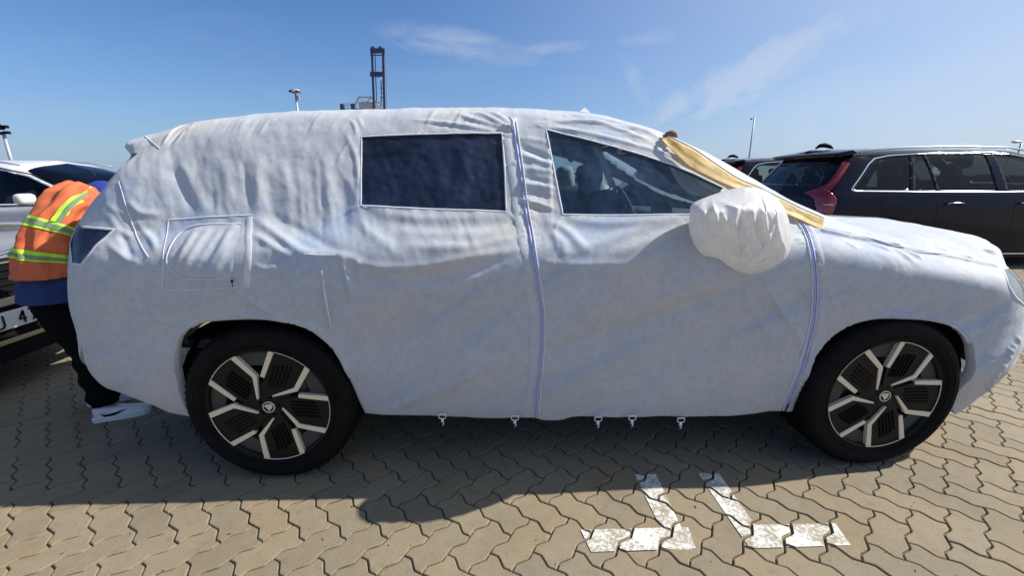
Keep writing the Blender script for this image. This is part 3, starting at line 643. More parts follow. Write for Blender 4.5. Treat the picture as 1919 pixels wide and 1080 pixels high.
# nose, hood and front wing
for a in ([(1540,432),(1600,445),(1680,462),(1760,478),(1860,500)],): fold(a, .010, .008, taper=False)
for i in range(34):
    x = random.uniform(1545, 1870); y = 418+(x-1545)*.14+random.uniform(6, 34); l = random.uniform(14, 46); fold([(x, y), (x+l, y+l*random.uniform(.15, .8))], random.uniform(.006, .014), random.uniform(-.006, .008))
for i in range(40):
    t = i/40; y = 425+t*240; x = 1500+25*math.sin(min(1, t*1.5)*1.9)-t*8; s_ = random.choice((-1, 1)); l = random.uniform(8, 24)
    fold([(x+s_*5+8, y), (x+s_*(5+l)+8, y+random.uniform(-2, 7))], random.uniform(.003, .006), random.uniform(.002, .005))
for i in range(16):
    x = random.uniform(1500, 1545); y = random.uniform(640, 760); fold([(x-20, y-30), (x-28, y), (x-40, y+34)], .006, random.uniform(-.004, .005))
fold([(1425,520),(1450,560),(1470,600)], .008, .008); fold([(1500,540),(1512,556),(1522,565)], .006, .008)
for i in range(22):
    t = i/22; x = 1915-t*60-random.uniform(0, 6); y = 640+t*115; fold([(x, y), (x-random.uniform(4, 12), y-random.uniform(4, 16))], .006, random.uniform(.003, .007))
for a, w_, h_ in (([(676,385),(640,400),(600,430)], .007, .005), ([(676,255),(650,270),(630,310)], .007, .004), ([(949,396),(975,420),(985,450)], .006, .005), ([(1055,402),(1040,430),(1045,470)], .007, .005), ([(1023,243),(1005,236),(985,238)], .006, .005),
    ([(985,470),(880,560),(760,650),(690,770)], .010, .004), ([(1005,780),(1100,735),(1200,715)], .008, .004), ([(1464,770),(1380,740),(1290,730)], .009, .004), ([(620,640),(700,690),(780,770)], .008, .003), ([(1526,600),(1440,640),(1380,700)], .008, .0035),
    ([(1500,700),(1400,700),(1300,740)], .007, .003), ([(350,620),(290,600),(230,610)], .008, .004), ([(350,700),(290,690),(240,720)], .007, .0035), ([(150,600),(220,580),(300,590)], .008, .003), ([(240,560),(330,580),(400,598)], .007, .003),
    ([(1590,600),(1560,560),(1540,500)], .008, .0035), ([(1820,640),(1850,600),(1880,590)], .008, .004), ([(1825,690),(1860,680),(1890,690)], .007, .004), ([(700,500),(760,540),(860,560)], .009, .004), ([(1050,500),(1150,520),(1260,500)], .009, .004)): fold(a, w_, h_, 2)
# wheel-arch band follows the arch, flares outwards
for P in (ARCHR, ARCHF):
    Q = [(a, b-5) for a, b in P[3:-3]]; fold(Q, .012, .006, taper=False)
fold([(560,610),(520,600),(480,590)], .01, .004)
S1 = S0+Nn*D[..., None]
flat = lambda A: A.reshape(-1, 3)
P1 = flat(S1); N1 = flat(Nn)
cover = empty('car_cover', (1.3, .93, 0)); tag(cover, 'white fabric transport cover stretched over the large car in the middle', 'car cover')
inv = Matrix.Translation((-1.3, -.93, 0))
DF = D*.8-.005*np.abs(fbm(X_*7+Z_*5, Z_*8-X_*3, 3, 3))-.004*np.abs(fbm(X_*24-Z_*20, Z_*25+X_*9, 3, 6)); P1F = flat(S0+Nn*DF[..., None])
def sub(name, faces, m, parent=cover, off=0, lip=0, lipdir=None, mirror=None):
    o = gridmesh(name, (P1F if name == 'window_film' else P1)+N1*off, faces.reshape(-1, 4), m, parent, lip=lip, lipdir=lipdir, mirror=mirror); o.location = (-1.3, -.93, 0); return o
def lipd(V, ids):
    n = N1[ids]; d = -n*.006; low = V[:, 2] < .80; d[low] = np.stack([0*V[low, 0], .045+0*V[low, 0], .006+0*V[low, 0]], 1); return d
sub('cover_cloth', Fc[own == -1], M_COVER, lip=1, lipdir=lipd)
# far half of the cloth, coarser
cov2 = Loft(net); cov2.grid(260, 90, ur=3, vc=7)
w1f = ontop([(0, 0)]) if False else None
for P in (LOW, w2, w1, WS): snap(cov2, P)
WS2 = ontop(smoothline([(1.80,.30),(1.95,.235),(2.15,.185),(2.38,.17),(2.56,.25),(2.62,.45),(2.66,.70),(2.67,.92)], 4)); WS2 = np.concatenate([WS2, WS[len(WS)-5:]])
own2, F2 = split(cov2, None, [('low', LOW), ('w1', w1), ('w2', w2), ('ws', WS), ('ws', WS2)])
S2 = cov2(cov2.U, cov2.V)+(-1 if False else 1)*cov2.nrm(cov2.U, cov2.V)*0
S2m = S2.copy(); S2m[..., 1] = 2*HY-S2m[..., 1]
o = gridmesh('cover_cloth', flat(S2m), F2[own2 == -1].reshape(-1, 4), M_COVER, cover); o.location = (-1.3, -.93, 0)
for k, m_ in ((1, M_FILM1), (2, M_FILM5)):
    o = gridmesh('window_film', flat(S2m), F2[own2 == k].reshape(-1, 4), m_, cover); o.location = (-1.3, -.93, 0)
sub('window_film', Fc[own == 1], M_FILM1, off=-.004); sub('window_film', Fc[own == 2], M_FILM2, off=-.004)
sub('lamp_film', Fc[own == 3], M_FILM3, off=-.001); sub('lamp_film', Fc[own == 4], M_FILM4, off=-.001); sub('rear_window_film', Fc[own == 6], M_FILM3, off=-.001)
Dint = None
def surf(uv, rise=0):
    """point and normal of the creased cloth at uv"""
    iu = np.abs(cov.us[None]-uv[:, 0][:, None]).argmin(1); iv = np.abs(cov.vs[None]-uv[:, 1][:, None]).argmin(1)
    P = cov(uv[:, 0], uv[:, 1]); n = cov.nrm(uv[:, 0], uv[:, 1]); s_ = np.sign((n*Nn[iu, iv]).sum(-1))[:, None]; n = n*s_
    return P+n*(D[iu, iv]+rise)[:, None], n
def strip(name, pts, width, rise, m, closed=False, smooth=True, taper=False, parent=cover, raw=None):
    uv = onpx(smoothline(pts, 6, closed) if smooth else dens(pts, 6, closed)) if raw is None else raw
    P, n = surf(uv); o = ribbon(name, P-np.array([1.3, .93, 0]), n, width, rise, m, parent, closed, taper); return o
strip('window_hem', WIN1[::3], .008, .0014, M_HEM, True, False); strip('window_hem', WIN2[::3], .008, .0014, M_HEM, True, False)
strip('lamp_film_hem', TAILF[::4], .010, .002, M_HEM, True, False); strip('lamp_film_hem', HEADF[::3], .008, .002, M_HEM, True, False)
Z1 = [(960,222),(966,260),(975,320),(984,390),(993,440),(1001,490),(1009,545),(1014,580),(1015,620),(1011,690),(1006,740),(1004,785)]
zp = strip('zipper', Z1, .011, .003, M_ZIP)
t_ = strip('zipper_teeth', Z1, .0032, .0042, M_TEETH, parent=zp)
strip('zipper_flap', [(a-16, b) for a, b in Z1[1:]], .034, .0012, M_COVER); strip('zipper_piping', [(a+6, b) for a, b in Z1], .006, .005, M_HEM)
Z2 = [(1452,372),(1490,405),(1514,440),(1526,485),(1530,540),(1528,590),(1518,635),(1500,690),(1478,745),(1468,770)]
zp = strip('zipper', Z2, .014, .003, M_ZIP); strip('zipper_teeth', Z2, .0035, .005, M_TEETH, parent=zp)
strip('zipper_piping', [(a-7, b) for a, b in Z2[1:]], .005, .004, M_HEM); strip('zipper_flap', [(a+12, b+3) for a, b in Z2[1:]], .028, .0012, M_COVER)
strip('rear_seam', [(222,340),(234,380),(248,425),(262,458),(277,482)], .0045, .002, M_HEM); strip('rear_seam', [(265,251),(282,264),(300,279)], .005, .002, M_HEM)
strip('cloth_fold', [(572,477),(600,478),(628,478)], .006, .003, M_HEM, taper=True)
strip('cloth_fold', [(602,508),(612,560),(622,612)], .009, .005, M_HEM, taper=True)
strip('hood_seam', [(1545,428),(1620,448),(1700,470),(1790,482),(1868,502)], .004, .003, M_HEM)
# filler flap: square patch with a curved zip and a ballooned panel
strip('patch_hem', [(315,412),(380,408),(476,403)], .007, .0014, M_HEM, smooth=False)
strip('patch_hem', [(469,404),(467,450),(464,500),(461,538)], .028, .0012, M_HEM, smooth=False)
strip('patch_hem', [(301,545),(380,543),(462,538)], .004, .0015, M_HEM, smooth=False)
strip('patch_hem', [(315,412),(311,440),(305,470),(302,545)], .004, .0015, M_HEM, smooth=False)
PZ = [(452,420),(400,421),(365,424),(340,434),(322,455),(312,480),(314,500),(328,515),(352,523),(395,524),(434,523)]
def panel():
    uvb = onpx(smoothline([(450,422),(400,423),(368,427),(342,438),(325,457),(315,480),(317,498),(331,512),(354,520),(395,521),(432,521),(440,470)], 6, True)); c = uvb.mean(0); n = len(uvb); R = 22; V = []
    for j in range(R+1):
        t = j/R; uv = c+(uvb-c)*t; P, nn = surf(uv); ang = proj(P)
        xx = ang[:, 0]*.92+ang[:, 1]*.42; h = .007*(1-t**4)+.0045*(1-t**6)*np.sin(xx/7.5+1.2*np.sin(xx/19))+.0022*(1-t**6)*np.sin(xx/3.1+ang[:, 1]*.05)
        V += list(P+nn*(h+.002)[:, None]-np.array([1.3, .93, 0]))
    F = [(j*n+i, j*n+(i+1) % n, (j+1)*n+(i+1) % n, (j+1)*n+i) for j in range(R) for i in range(n)]
    return mesh('filler_panel', V, F, M_COVER, cover, True)
panel(); zp = strip('zipper', PZ, .008, .0025, M_HEM); strip('zipper_teeth', PZ, .0025, .0032, M_ZIP, parent=zp)
mb = MB(); p0 = surf(onpx([(437, 525)]))[0][0]-np.array([1.3, .93, 0]); mb.box(p0+(0, -.010, -.002), (.009, .005, .008)); mb.tube([p0+(0, -.012, -.006), p0+(.001, -.013, -.028)], .0016, 6); mb.build('zipper_pull', M_DARK, cover)
p0 = surf(onpx([(960, 232)]))[0][0]-np.array([1.3, .93, 0]); mb = MB(); mb.tube([p0+(-.012, -.012, .022), p0+(0, -.016, .01), p0+(.004, -.02, -.03)], .006, 7); mb.tube([p0+(.012, -.01, .02), p0+(.004, -.014, 0), p0+(-.02, -.02, -.035)], .0055, 7); mb.build('zipper_bow', M_HEM, cover, True)
# hooks hanging from the hem
def hook(px, py):
    p = W(px, py, .03)-np.array([1.3, .93, 0]); mb = MB(); r_ = .0022
    mb.tube([p+(-.016, 0, .016), p+(-.016, 0, -.002), p+(-.009, 0, -.006), p+(.009, 0, -.006), p+(.016, 0, -.002), p+(.016, 0, .016)], r_, 6)
    mb.box(p+(0, 0, .016), (.036, .003, .004)); mb.box(p+(0, 0, -.013), (.011, .006, .014)); mb.tube([p+(.003, 0, -.018), p+(.004, 0, -.034), p+(-.001, 0, -.042)], [.003, .0026, .0015], 6); mb.tube([p+(-.004, 0, -.018), p+(-.006, 0, -.026)], .0018, 5)
    mb.build('hem_hook', M_WHITEP, cover)
for a in ((829,783),(965,786),(1121,788),(1185,786),(1276,790)): hook(*a)
# small white tip standing on the roof
mb = MB(); a, b, c = W(1086, 209, .5), W(1096, 201, .52), W(1108, 212, .5); mb.add([a-(1.3,.93,0), b-(1.3,.93,0), c-(1.3,.93,0), (a+c)/2+(0,.05,-.004)-(1.3,.93,0)], [(0, 2, 1), (1, 2, 3), (0, 1, 3), (0, 3, 2)]); mb.build('cloth_tip', M_HEM, cover)
# bag over the door mirror
def bag():
    ol = smoothline([(1293,398),(1296,384),(1312,374),(1345,362),(1390,351),(1425,354),(1452,368),(1470,390),(1481,425),(1483,455),(1474,482),(1450,502),(1415,514),(1390,512),(1366,500),(1344,484),(1318,478),(1301,458),(1291,428)], 22, True)
    c = np.array([1388., 432.]); n = len(ol); R = 96; sm_ = lambda a, b, v: (lambda k: k*k*(3-2*k))(np.clip((v-a)/(b-a), 0, 1)); V = []
    y0 = -.03
    for t, back in [(max(k/R, 1e-3), False) for k in range(R+1)]+[(max(k/R, 1e-3), True) for k in range(R-1, -1, -4)]:
        e = c+(ol-c)*t; x, y = e[:, 0], e[:, 1]; prof = math.sqrt(max(0, 1-t**2.6))
        if back: Yd = y0+.03+.075*prof+0*x
        else:
            sv = (y-350)/165.; ex = np.exp
            d = min(1, prof*1.25)*.108*(.25+.75*sm_(0, .30, sv))*(1-.50*sm_(.30, 1.0, sv))
            hang = sm_(388, 402, y)*(1-sm_(430, 500, y)*.8); side_ = sm_(-60, 40, x-1388)*.6+.4
            ph = (x-1388-(y-400)*.10*np.sign(x-1388))/8.5+1.1*np.sin(y/29.)+.8*np.sin(x/23.)
            d += prof*hang*side_*.020*(1-np.abs(np.sin(ph)))**1.6*(.5+vn(x/17., y/60., 2)+.5)
            d += prof*.009*fbm(x/38., y/52.+3, 2, 8)+prof*.0015*fbm(x/12.+y/40., y/22., 2, 4)
            for (ax_, ay_, bx_, by_, w_, a_) in ((1335,378,1350,430,4,.016),(1322,380,1334,440,6,-.012),(1365,418,1362,505,6,.014),(1354,400,1365,425,5,.014),(1452,420,1440,452,3.5,.020),(1440,452,1420,485,4,.020),(1462,430,1464,470,3,.015),(1412,498,1444,486,2.6,.016),
                    (1478,440,1466,488,4,.016),(1408,430,1385,500,2.2,.006),(1398,425,1374,505,9,-.014),(1425,370,1440,410,2.5,-.012),(1440,372,1455,402,2.5,-.012),(1345,376,1392,392,5,.010),(1310,385,1322,375,4,.012),(1302,440,1330,470,7,.008)):
                dx, dy = bx_-ax_, by_-ay_; u_ = np.clip(((x-ax_)*dx+(y-ay_)*dy)/(dx*dx+dy*dy), 0, 1); q_ = (x-ax_-u_*dx)**2+(y-ay_-u_*dy)**2; d += a_*prof*ex(-q_/w_**2)*(.3+.7*np.sin(math.pi*np.clip(u_, .05, .95)))
            Yd = y0-d
        V += [W(a, b, q_)-np.array([1.3, .93, 0]) for a, b, q_ in zip(x, y, Yd)]
    m = len(V)//n; F = [(j*n+i, j*n+(i+1) % n, (j+1)*n+(i+1) % n, (j+1)*n+i) for j in range(m-1) for i in range(n)]
    return mesh('mirror_bag', V, F, M_BAG, cover, True)
bag()

# ------------------------------------------------------------------ the car under the cover
car = empty('covered_car', (1.3, .93, 0)); tag(car, 'large car with black and silver spoked wheels hidden under the white cover', 'car')
def arch_poly(cx_, r_): return [(cx_+r_*math.cos(t), .36+r_*math.sin(t)) for t in np.linspace(-1.2, math.pi+1.2, 26)]
def xz_proj(P): return P[..., [0, 2]]
def xz_face(P, n): return (n[..., 1]*np.sign(.5) < 0) & (P[..., 1] < .5)
bod = Loft(net); bod.grid(240, 110, ur=3, vc=7)
def onxz(P): return bod.lookup(P, xz_proj, lambda P, n: (np.abs(n[..., 1]) > .35) & (P[..., 1] < .55))
BW1 = bod.lookup([(645,250),(960,247),(966,402),(645,390)], px_proj, px_face); BW2 = bod.lookup([(1003,244),(1100,256),(1260,304),(1372,352),(1345,385),(1300,412),(1100,409),(1020,406)], px_proj, px_face)
BQ = bod.lookup([(300,300),(620,256),(620,385),(330,385)], px_proj, px_face)
BA1, BA2 = onxz(arch_poly(0, .455)), onxz(arch_poly(2.79, .455)); BLOW = [(-1, -1), (18, -1), (18, .55), (-1, .55)]
BWS = WS
for P in (BA1, BA2, BW1, BW2, BQ, BWS): snap(bod, P)
ownb, Fb = split(bod, None, [('low', BLOW), ('a', BA1), ('b', BA2), ('w1', BW1), ('w2', BW2), ('q', BQ), ('ws', BWS)])
Sb = bod(bod.U, bod.V); nb = bod.nrm(bod.U, bod.V); nb *= np.sign((nb[120, 30]@np.array([0, -1., 0]))); Sb = Sb-nb*.03
def csub(name, k, m, far_=True):
    o = gridmesh(name, flat(Sb), Fb[ownb == k].reshape(-1, 4), m, car); o.location = (-1.3, -.93, 0)
    if far_:
        Sm = Sb.copy(); Sm[..., 1] = 2*HY-Sm[..., 1]; o = gridmesh(name, flat(Sm), Fb[ownb == k].reshape(-1, 4)[:, ::-1], m, car); o.location = (-1.3, -.93, 0)
o = gridmesh('body', flat(Sb), Fb[ownb == -1].reshape(-1, 4), M_BODY, car); o.location = (-1.3, -.93, 0)
cu_ = (bod.U[:-1, :-1]+bod.U[1:, 1:])/2; cv_ = (bod.V[:-1, :-1]+bod.V[1:, 1:])/2; fb_ = (ownb == -1) & ~inpoly(cu_, cv_, WS2)
Sm = Sb.copy(); Sm[..., 1] = 2*HY-Sm[..., 1]; o = gridmesh('body', flat(Sm), Fb[fb_].reshape(-1, 4)[:, ::-1], M_BODY, car); o.location = (-1.3, -.93, 0)
csub('window_glass', 3, M_TINT); csub('window_glass', 4, M_CLEAR); csub('window_glass', 5, M_TINT); csub('windscreen', 6, M_CLEAR)
O13 = np.array([1.3, .93, 0])
mb = MB(); mb.box(np.array([1.40, .93, .32])-O13, (4.0, 1.30, .16)); mb.box(np.array([1.38, .93, .33])-O13, (1.9, 1.60, .10))
for cx_ in (0, 2.79):
    for s_, e_ in ((.04, .36), (1.82, 1.50)):
        T_ = np.linspace(.0, math.pi, 24); V = []
        for r_, y_ in ((.43, s_+(.03 if s_ < 1 else -.03)), (.43, e_), (.02, e_)): V += [np.array([cx_+r_*math.cos(t), y_, .37+r_*math.sin(t)])-O13 for t in T_]
        mb.add(V, [(k*24+i_, k*24+i_+1, k*24+i_+25, k*24+i_+24) for k in (0, 1) for i_ in range(23)])
mb.build('underbody', M_DARK, car)
mb = MB(); mb.box(np.array([1.0, .93, .62])-O13, (2.9, 1.6, .04)); mb.build('cabin_floor', M_INT, car)
def rbox(name, c, d, m, parent, rot=0, bev=.04):
    ax = np.array([[math.cos(rot), 0, -math.sin(rot)], [0, 1, 0], [math.sin(rot), 0, math.cos(rot)]]); mb = MB(); mb.box(np.array(c)-O13, d, ax); return mb.build(name, m, parent, True, bev)
for y in (.50, 1.36):
    s_ = empty('seat', (0, 0, 0)); s_.parent = car
    rbox('seat_base', (1.80, y, .80), (.5, .5, .18), M_INT, s_); rbox('seat_back', (1.56, y, 1.06), (.14, .46, .46), M_INT, s_, -.22)
    rbox('headrest', (1.49, y, 1.33), (.10, .26, .17), M_SEAT, s_, -.15, .035)
rbox('rear_seat', (.38, .93, 1.05), (.16, 1.35, .55), M_INT, car, -.25)
rbox('dashboard', (2.28, .93, 1.0), (.62, 1.5, .22), M_INT, car, .06, .05); rbox('screen_display', (2.03, .93, 1.14), (.02, .32, .16), M_DARK, car, -.1, .005)
mb = MB(); P = [np.array([1.93+.04*math.cos(t)*0-.07*math.sin(t), 1.36+.185*math.cos(t), 1.10+.17*math.sin(t)])-O13 for t in np.linspace(0, 2*math.pi, 25)[:-1]]; mb.tube(P, .015, 8, closed=True); mb.box(np.array([1.95, 1.36, 1.09])-O13, (.05, .14, .1)); mb.box(np.array([1.95, 1.36, 1.09])-O13, (.02, .34, .03)); mb.build('steering_wheel', M_INT, car, True)
rbox('rear_view_mirror', (1.86, .93, 1.44), (.035, .23, .07), M_DARK, car, 0, .015)
rbox('sun_visor', (1.62, .55, 1.50), (.16, .34, .02), M_SEAT, car, -.3, .01)
mb = MB(); mb.box(np.array([1.52, .33, 1.40])-O13, (.03, .01, .22), np.array([[.9, 0, .42], [0, 1, 0], [-.42, 0, .9]])); mb.build('seat_belt', M_WRAP, car)
# wheels
def arcp(r, a0, a1, n=6): return [(r*math.cos(t), r*math.sin(t)) for t in np.radians(np.linspace(a0, a1, n))]
def pol(r, a): return np.array([r*math.cos(math.radians(a)), r*math.sin(math.radians(a))])
def bar(P, w0, yf, yb, mb):
    P = [np.array(p) for p in P]; Lp, Rp = [], []
    for i, p in enumerate(P):
        a = P[max(i-1, 0)]; b = P[min(i+1, len(P)-1)]; d1 = (p-a)/(np.linalg.norm(p-a)+1e-9); d2 = (b-p)/(np.linalg.norm(b-p)+1e-9); d = d1+d2; d /= np.linalg.norm(d)
        n = np.array([-d[1], d[0]]); k = w0[i]/max(.5, abs(n@np.array([-d1[1], d1[0]])) if i else 1); Lp.append(p+n*k); Rp.append(p-n*k)
    mb.prism([tuple(x) for x in Rp+Lp[::-1]], yf, yb)
def make_wheel(rot):
    wh = empty('wheel', (0, 0, 0)); R = .275; mb = MB()
    prof = [(.262, .01), (.268, -.006), (.283, -.012), (.30, -.018), (.325, -.022), (.345, -.016), (.358, -.004), (.366, .014), (.370, .035), (.370, .118), (.370, .20), (.366, .222), (.345, .245), (.30, .25), (.262, .235)]
    mb.lathe(prof, 96); 
    for q_ in (.289, .318, .338): mb.lathe([(q_-.0022, -.014-.006*(q_ < .33)), (q_, -.0235+.004*(q_ > .33)-.001*(q_ < .3)), (q_+.0022, -.014-.006*(q_ < .33))], 96)
    mb.build('tyre', M_TYRE, wh, True)
    tr = MB()
    for k in range(72):
        a = 2*math.pi*k/72; ca, sa = math.cos(a), math.sin(a); rad = np.array([ca, 0, sa]); tan = np.array([-sa, 0, ca])
        for y_, tw in ((.03, .35), (.205, -.35)):
            ax = np.array([tan*.94+np.array([0, tw, 0]), np.cross(rad, tan*.94+np.array([0, tw, 0])), rad]); tr.box(rad*.3705+np.array([0, y_, 0]), (.018, .036, .006), ax)
    for y_ in (.075, .118, .16): tr.lathe([(.3715, y_-.012), (.3735, y_-.01), (.3735, y_+.01), (.3715, y_+.012)], 72)
    tr.build('tread', M_TYRE, wh)['kind'] = 'stuff'
    rm = MB(); rm.lathe([(.270, .004), (.275, -.006), (.270, -.011), (.262, -.006), (.258, .012), (.246, .05), (.240, .16), (.10, .165), (.01, .165)], 72); rm.build('rim', M_RIMB, wh, True)
    # disc brake seen in the gaps
    mb = MB(); mb.lathe([(.155, .075), (.155, .065), (.06, .065), (.06, .05), (.01, .05)], 48); mb.build('brake_disc', M_STEEL, wh)
    a = 0; sp = MB(); gy = MB(); g2 = MB(); als = []; rbs = []
    Bo, Ao = 84, 48; bend = pol(.555*R, 37); inn = pol(.21*R, 70); Bi = pol(.53*R, 97)
    poly = [pol(.13*R, 70), inn*.98, bend*1.0]+[np.array(p) for p in arcp(R*.965, Ao, Bo, 7)]+[Bi, pol(.19*R, 112)]
    sp.prism([tuple(p) for p in poly], -.004, .03)
    sp.prism([tuple(pol(.02*R, 0)), tuple(pol(.30*R, 20)), tuple(bend*.98), tuple(pol(.25*R, 75)), tuple(pol(.2*R, 92))], .002, .03)
    mb = MB(); bar([inn, bend, pol(.965*R, Ao)], [.0035, .010, .0125], -.010, .01, mb); als.append(mb)
    mb = MB(); bar([Bi, pol(.965*R, Bo)], [.009, .0118], -.010, .01, mb); als.append(mb)
    outer = [np.array(p) for p in arcp(R*.985, Ao-1.5, Bo+1.5, 8)]; inner = [np.array(p) for p in arcp(R*.962, Ao-1.5, Bo+1.5, 8)][::-1]; mb = MB(); mb.prism([tuple(p) for p in outer+inner], -.0095, .01); als.append(mb)
    gy.prism([tuple(p) for p in [np.array(p) for p in arcp(R*.985, Bo-72+1.5, Ao-1.5, 7)]+[pol(.74*R, Ao-7), pol(.70*R, Bo-72+10)]], .010, .04)
    g2.prism([tuple(p) for p in [pol(.985*R, Bo-72+1), pol(.985*R, Bo-72+7), pol(.62*R, Bo-72+13), pol(.55*R, 22)]], .014, .04)
    for j in range(5):
        t = (j-2)/2.; ang = math.radians((Ao+Bo)/2+4+t*1.0); d = np.array([math.cos(ang), math.sin(ang)]); n = np.array([-d[1], d[0]]); c0 = d*R*(.62-.02*j)+n*t*.030; ln = R*(.23-.03*abs(t))
        mb = MB(); bar([c0-d*ln, c0+d*ln*.9], [.0026, .0036], -.0085, -.003, mb); rbs.append(mb)
    first = [sp.build('spoke_panel', M_RIMB, wh, False, .0012)]+[m_.build('spoke_trim', M_ALU, wh, False, .001) for m_ in als]+[gy.build('rim_web', M_ALUG, wh, False, .001), g2.build('rim_web', M_ALUG, wh)]+[m_.build('spoke_rib', M_RIB, wh) for m_ in rbs]
    for k in range(5):
        for f0 in first:
            o_ = f0 if k == 0 else f0.copy()
            if k: C.objects.link(o_); o_.parent = wh
            o_.rotation_euler = (0, -math.radians(rot+72*k), 0)
    mb = MB(); mb.lathe([(.0001, -.004), (.17*R, -.004), (.24*R, .004), (.24*R, .02)], 40); mb.build('hub', M_RIMB, wh)
    cp = MB(); cp.lathe([(.0265, -.006), (.0265, -.011), (.0232, -.0115), (.0232, -.008)], 40)
    # winged arrow inside the ring
    k = .021; wing = [(-.95, .25), (-.45, .62), (.1, .72), (.7, .62), (.86, .42), (.5, .36), (.78, .12), (.74, -.12), (.45, .02), (.62, -.3), (.38, -.52), (.25, -.2), (.2, -.78), (-.05, -.86), (-.2, -.5), (-.42, -.45), (-.3, -.1), (-.6, -.05)]
    cp.prism([(x*k, z*k) for x, z in wing], -.0105, -.006); cp.build('hub_emblem', M_ALU, wh)
    mb = MB(); mb.lathe([(.0001, -.0075), (.026, -.0075), (.027, 0)], 32); mb.build('hub_cap', M_RIMB, wh)
    mb = MB(); mb.prism([(-.19*k, .33*k), (.02*k, .4*k), (.05*k, .22*k), (-.12*k, .16*k)], -.0112, -.009); mb.build('emblem_eye', M_RIMB, wh)
    return wh
for (x, y, rz, rot) in ((0, 0, 0, -4), (2.79, 0, 0, 1), (0, 1.86, math.pi, 20), (2.79, 1.86, math.pi, 40)):
    wh = make_wheel(rot); wh.parent = car; wh.location = (x-1.3, y-.93, .3695); wh.rotation_euler = (0, 0, rz)
    if y == 0 and x > 1: wh.rotation_euler = (0, 0, .03)

# ------------------------------------------------------------------ yellow paper along the windscreen pillar
def m_kraft():
    m = mat('yellow_masking_paper', (.78, .62, .34), .6); b = NB(m); n = b.noise(14, 5, .65, (1, 1, 1), 1.2)
    c = b.ramp(n, [(.3, (.68, .47, .14)), (.5, (.86, .64, .25)), (.7, (.90, .78, .48))]); b.l(c, b.b.inputs['Base Color']); b.l(b.bump(n, .35, .004), b.b.inputs['Normal'])
    tr = b.n('ShaderNodeBsdfTranslucent'); b.l(c, tr.inputs[0]); mx = b.n('ShaderNodeMixShader'); mx.inputs[0].default_value = .35; b.l(b.b.outputs[0], mx.inputs[1]); b.l(tr.outputs[0], mx.inputs[2]); b.out(mx.outputs[0]); return m
M_KRAFT = m_kraft()
def paper():
    up = smoothline([(1243,255),(1262,262),(1300,281),(1345,312),(1384,337),(1420,352),(1460,372),(1500,392),(1544,411)], 8)
    lo = smoothline([(1240,262),(1262,285),(1290,312),(1330,333),(1372,351),(1415,368),(1455,393),(1497,412),(1541,433)], 8); n = len(up); V = []; R = 10; YS = []
    for i in range(n):
        mid_ = up[i]*.45+lo[i]*.55; a_ = cov(*onpx([mid_]).T)[0][1]; b_ = cov(*onpx([lo[i]]).T)[0][1]; YS.append((a_, b_))
    YS = np.array(YS); q_ = np.arange(n)/(n-1); k_ = q_ < .8; YS = np.stack([np.polyval(np.polyfit(q_[k_], YS[k_, c_], 2), q_) for c_ in (0, 1)], 1)-.016; YS[:, 1] = np.minimum(YS[:, 1], YS[:, 0]-.02)
    for i in range(n):
        s_ = i/(n-1)
        for j in range(R+1):
            t = j/R; p = up[i]*(1-t)+lo[i]*t
            Yd = YS[i][0]+(YS[i][0]-YS[i][1])*(.55-t)/.55*.5*(t < .55)+(YS[i][1]-YS[i][0])*max(0, t-.55)/.45-.004*math.sin(t*math.pi)-.026+.005*float(fbm(np.array(s_*9.), np.array(t*2.2), 3, 9))+.0015*math.sin(s_*60+t*3)
            V.append(W(p[0], p[1], Yd))
    F = [(i*(R+1)+j, (i+1)*(R+1)+j, (i+1)*(R+1)+j+1, i*(R+1)+j+1) for i in range(n-1) for j in range(R)]
    o = mesh('masking_paper', V, F, M_KRAFT, None, True); sm = o.modifiers.new('s', 'SOLIDIFY'); sm.thickness = .0012
    tag(o, 'crumpled yellow paper strip slanting down the windscreen edge of the covered car', 'paper strip')
    # curled brown end and white edge
    P = [W(a, b, YS[0][0]-.02) for a, b in ((1243,257),(1250,251),(1258,249),(1264,252),(1267,258))]
    mb = MB(); mb.tube(P, [.004, .009, .013, .013, .008], 10); mb.build('curled_end', mat('brown_paper', (.20, .11, .06), .8), o, True)
    mb = MB(); e = [W(a, b-2, YS[i][0]) for i, (a, b) in enumerate(up)]; mb.tube(e, .006, 6); mb.build('paper_edge', M_HEM, o, True)
paper()

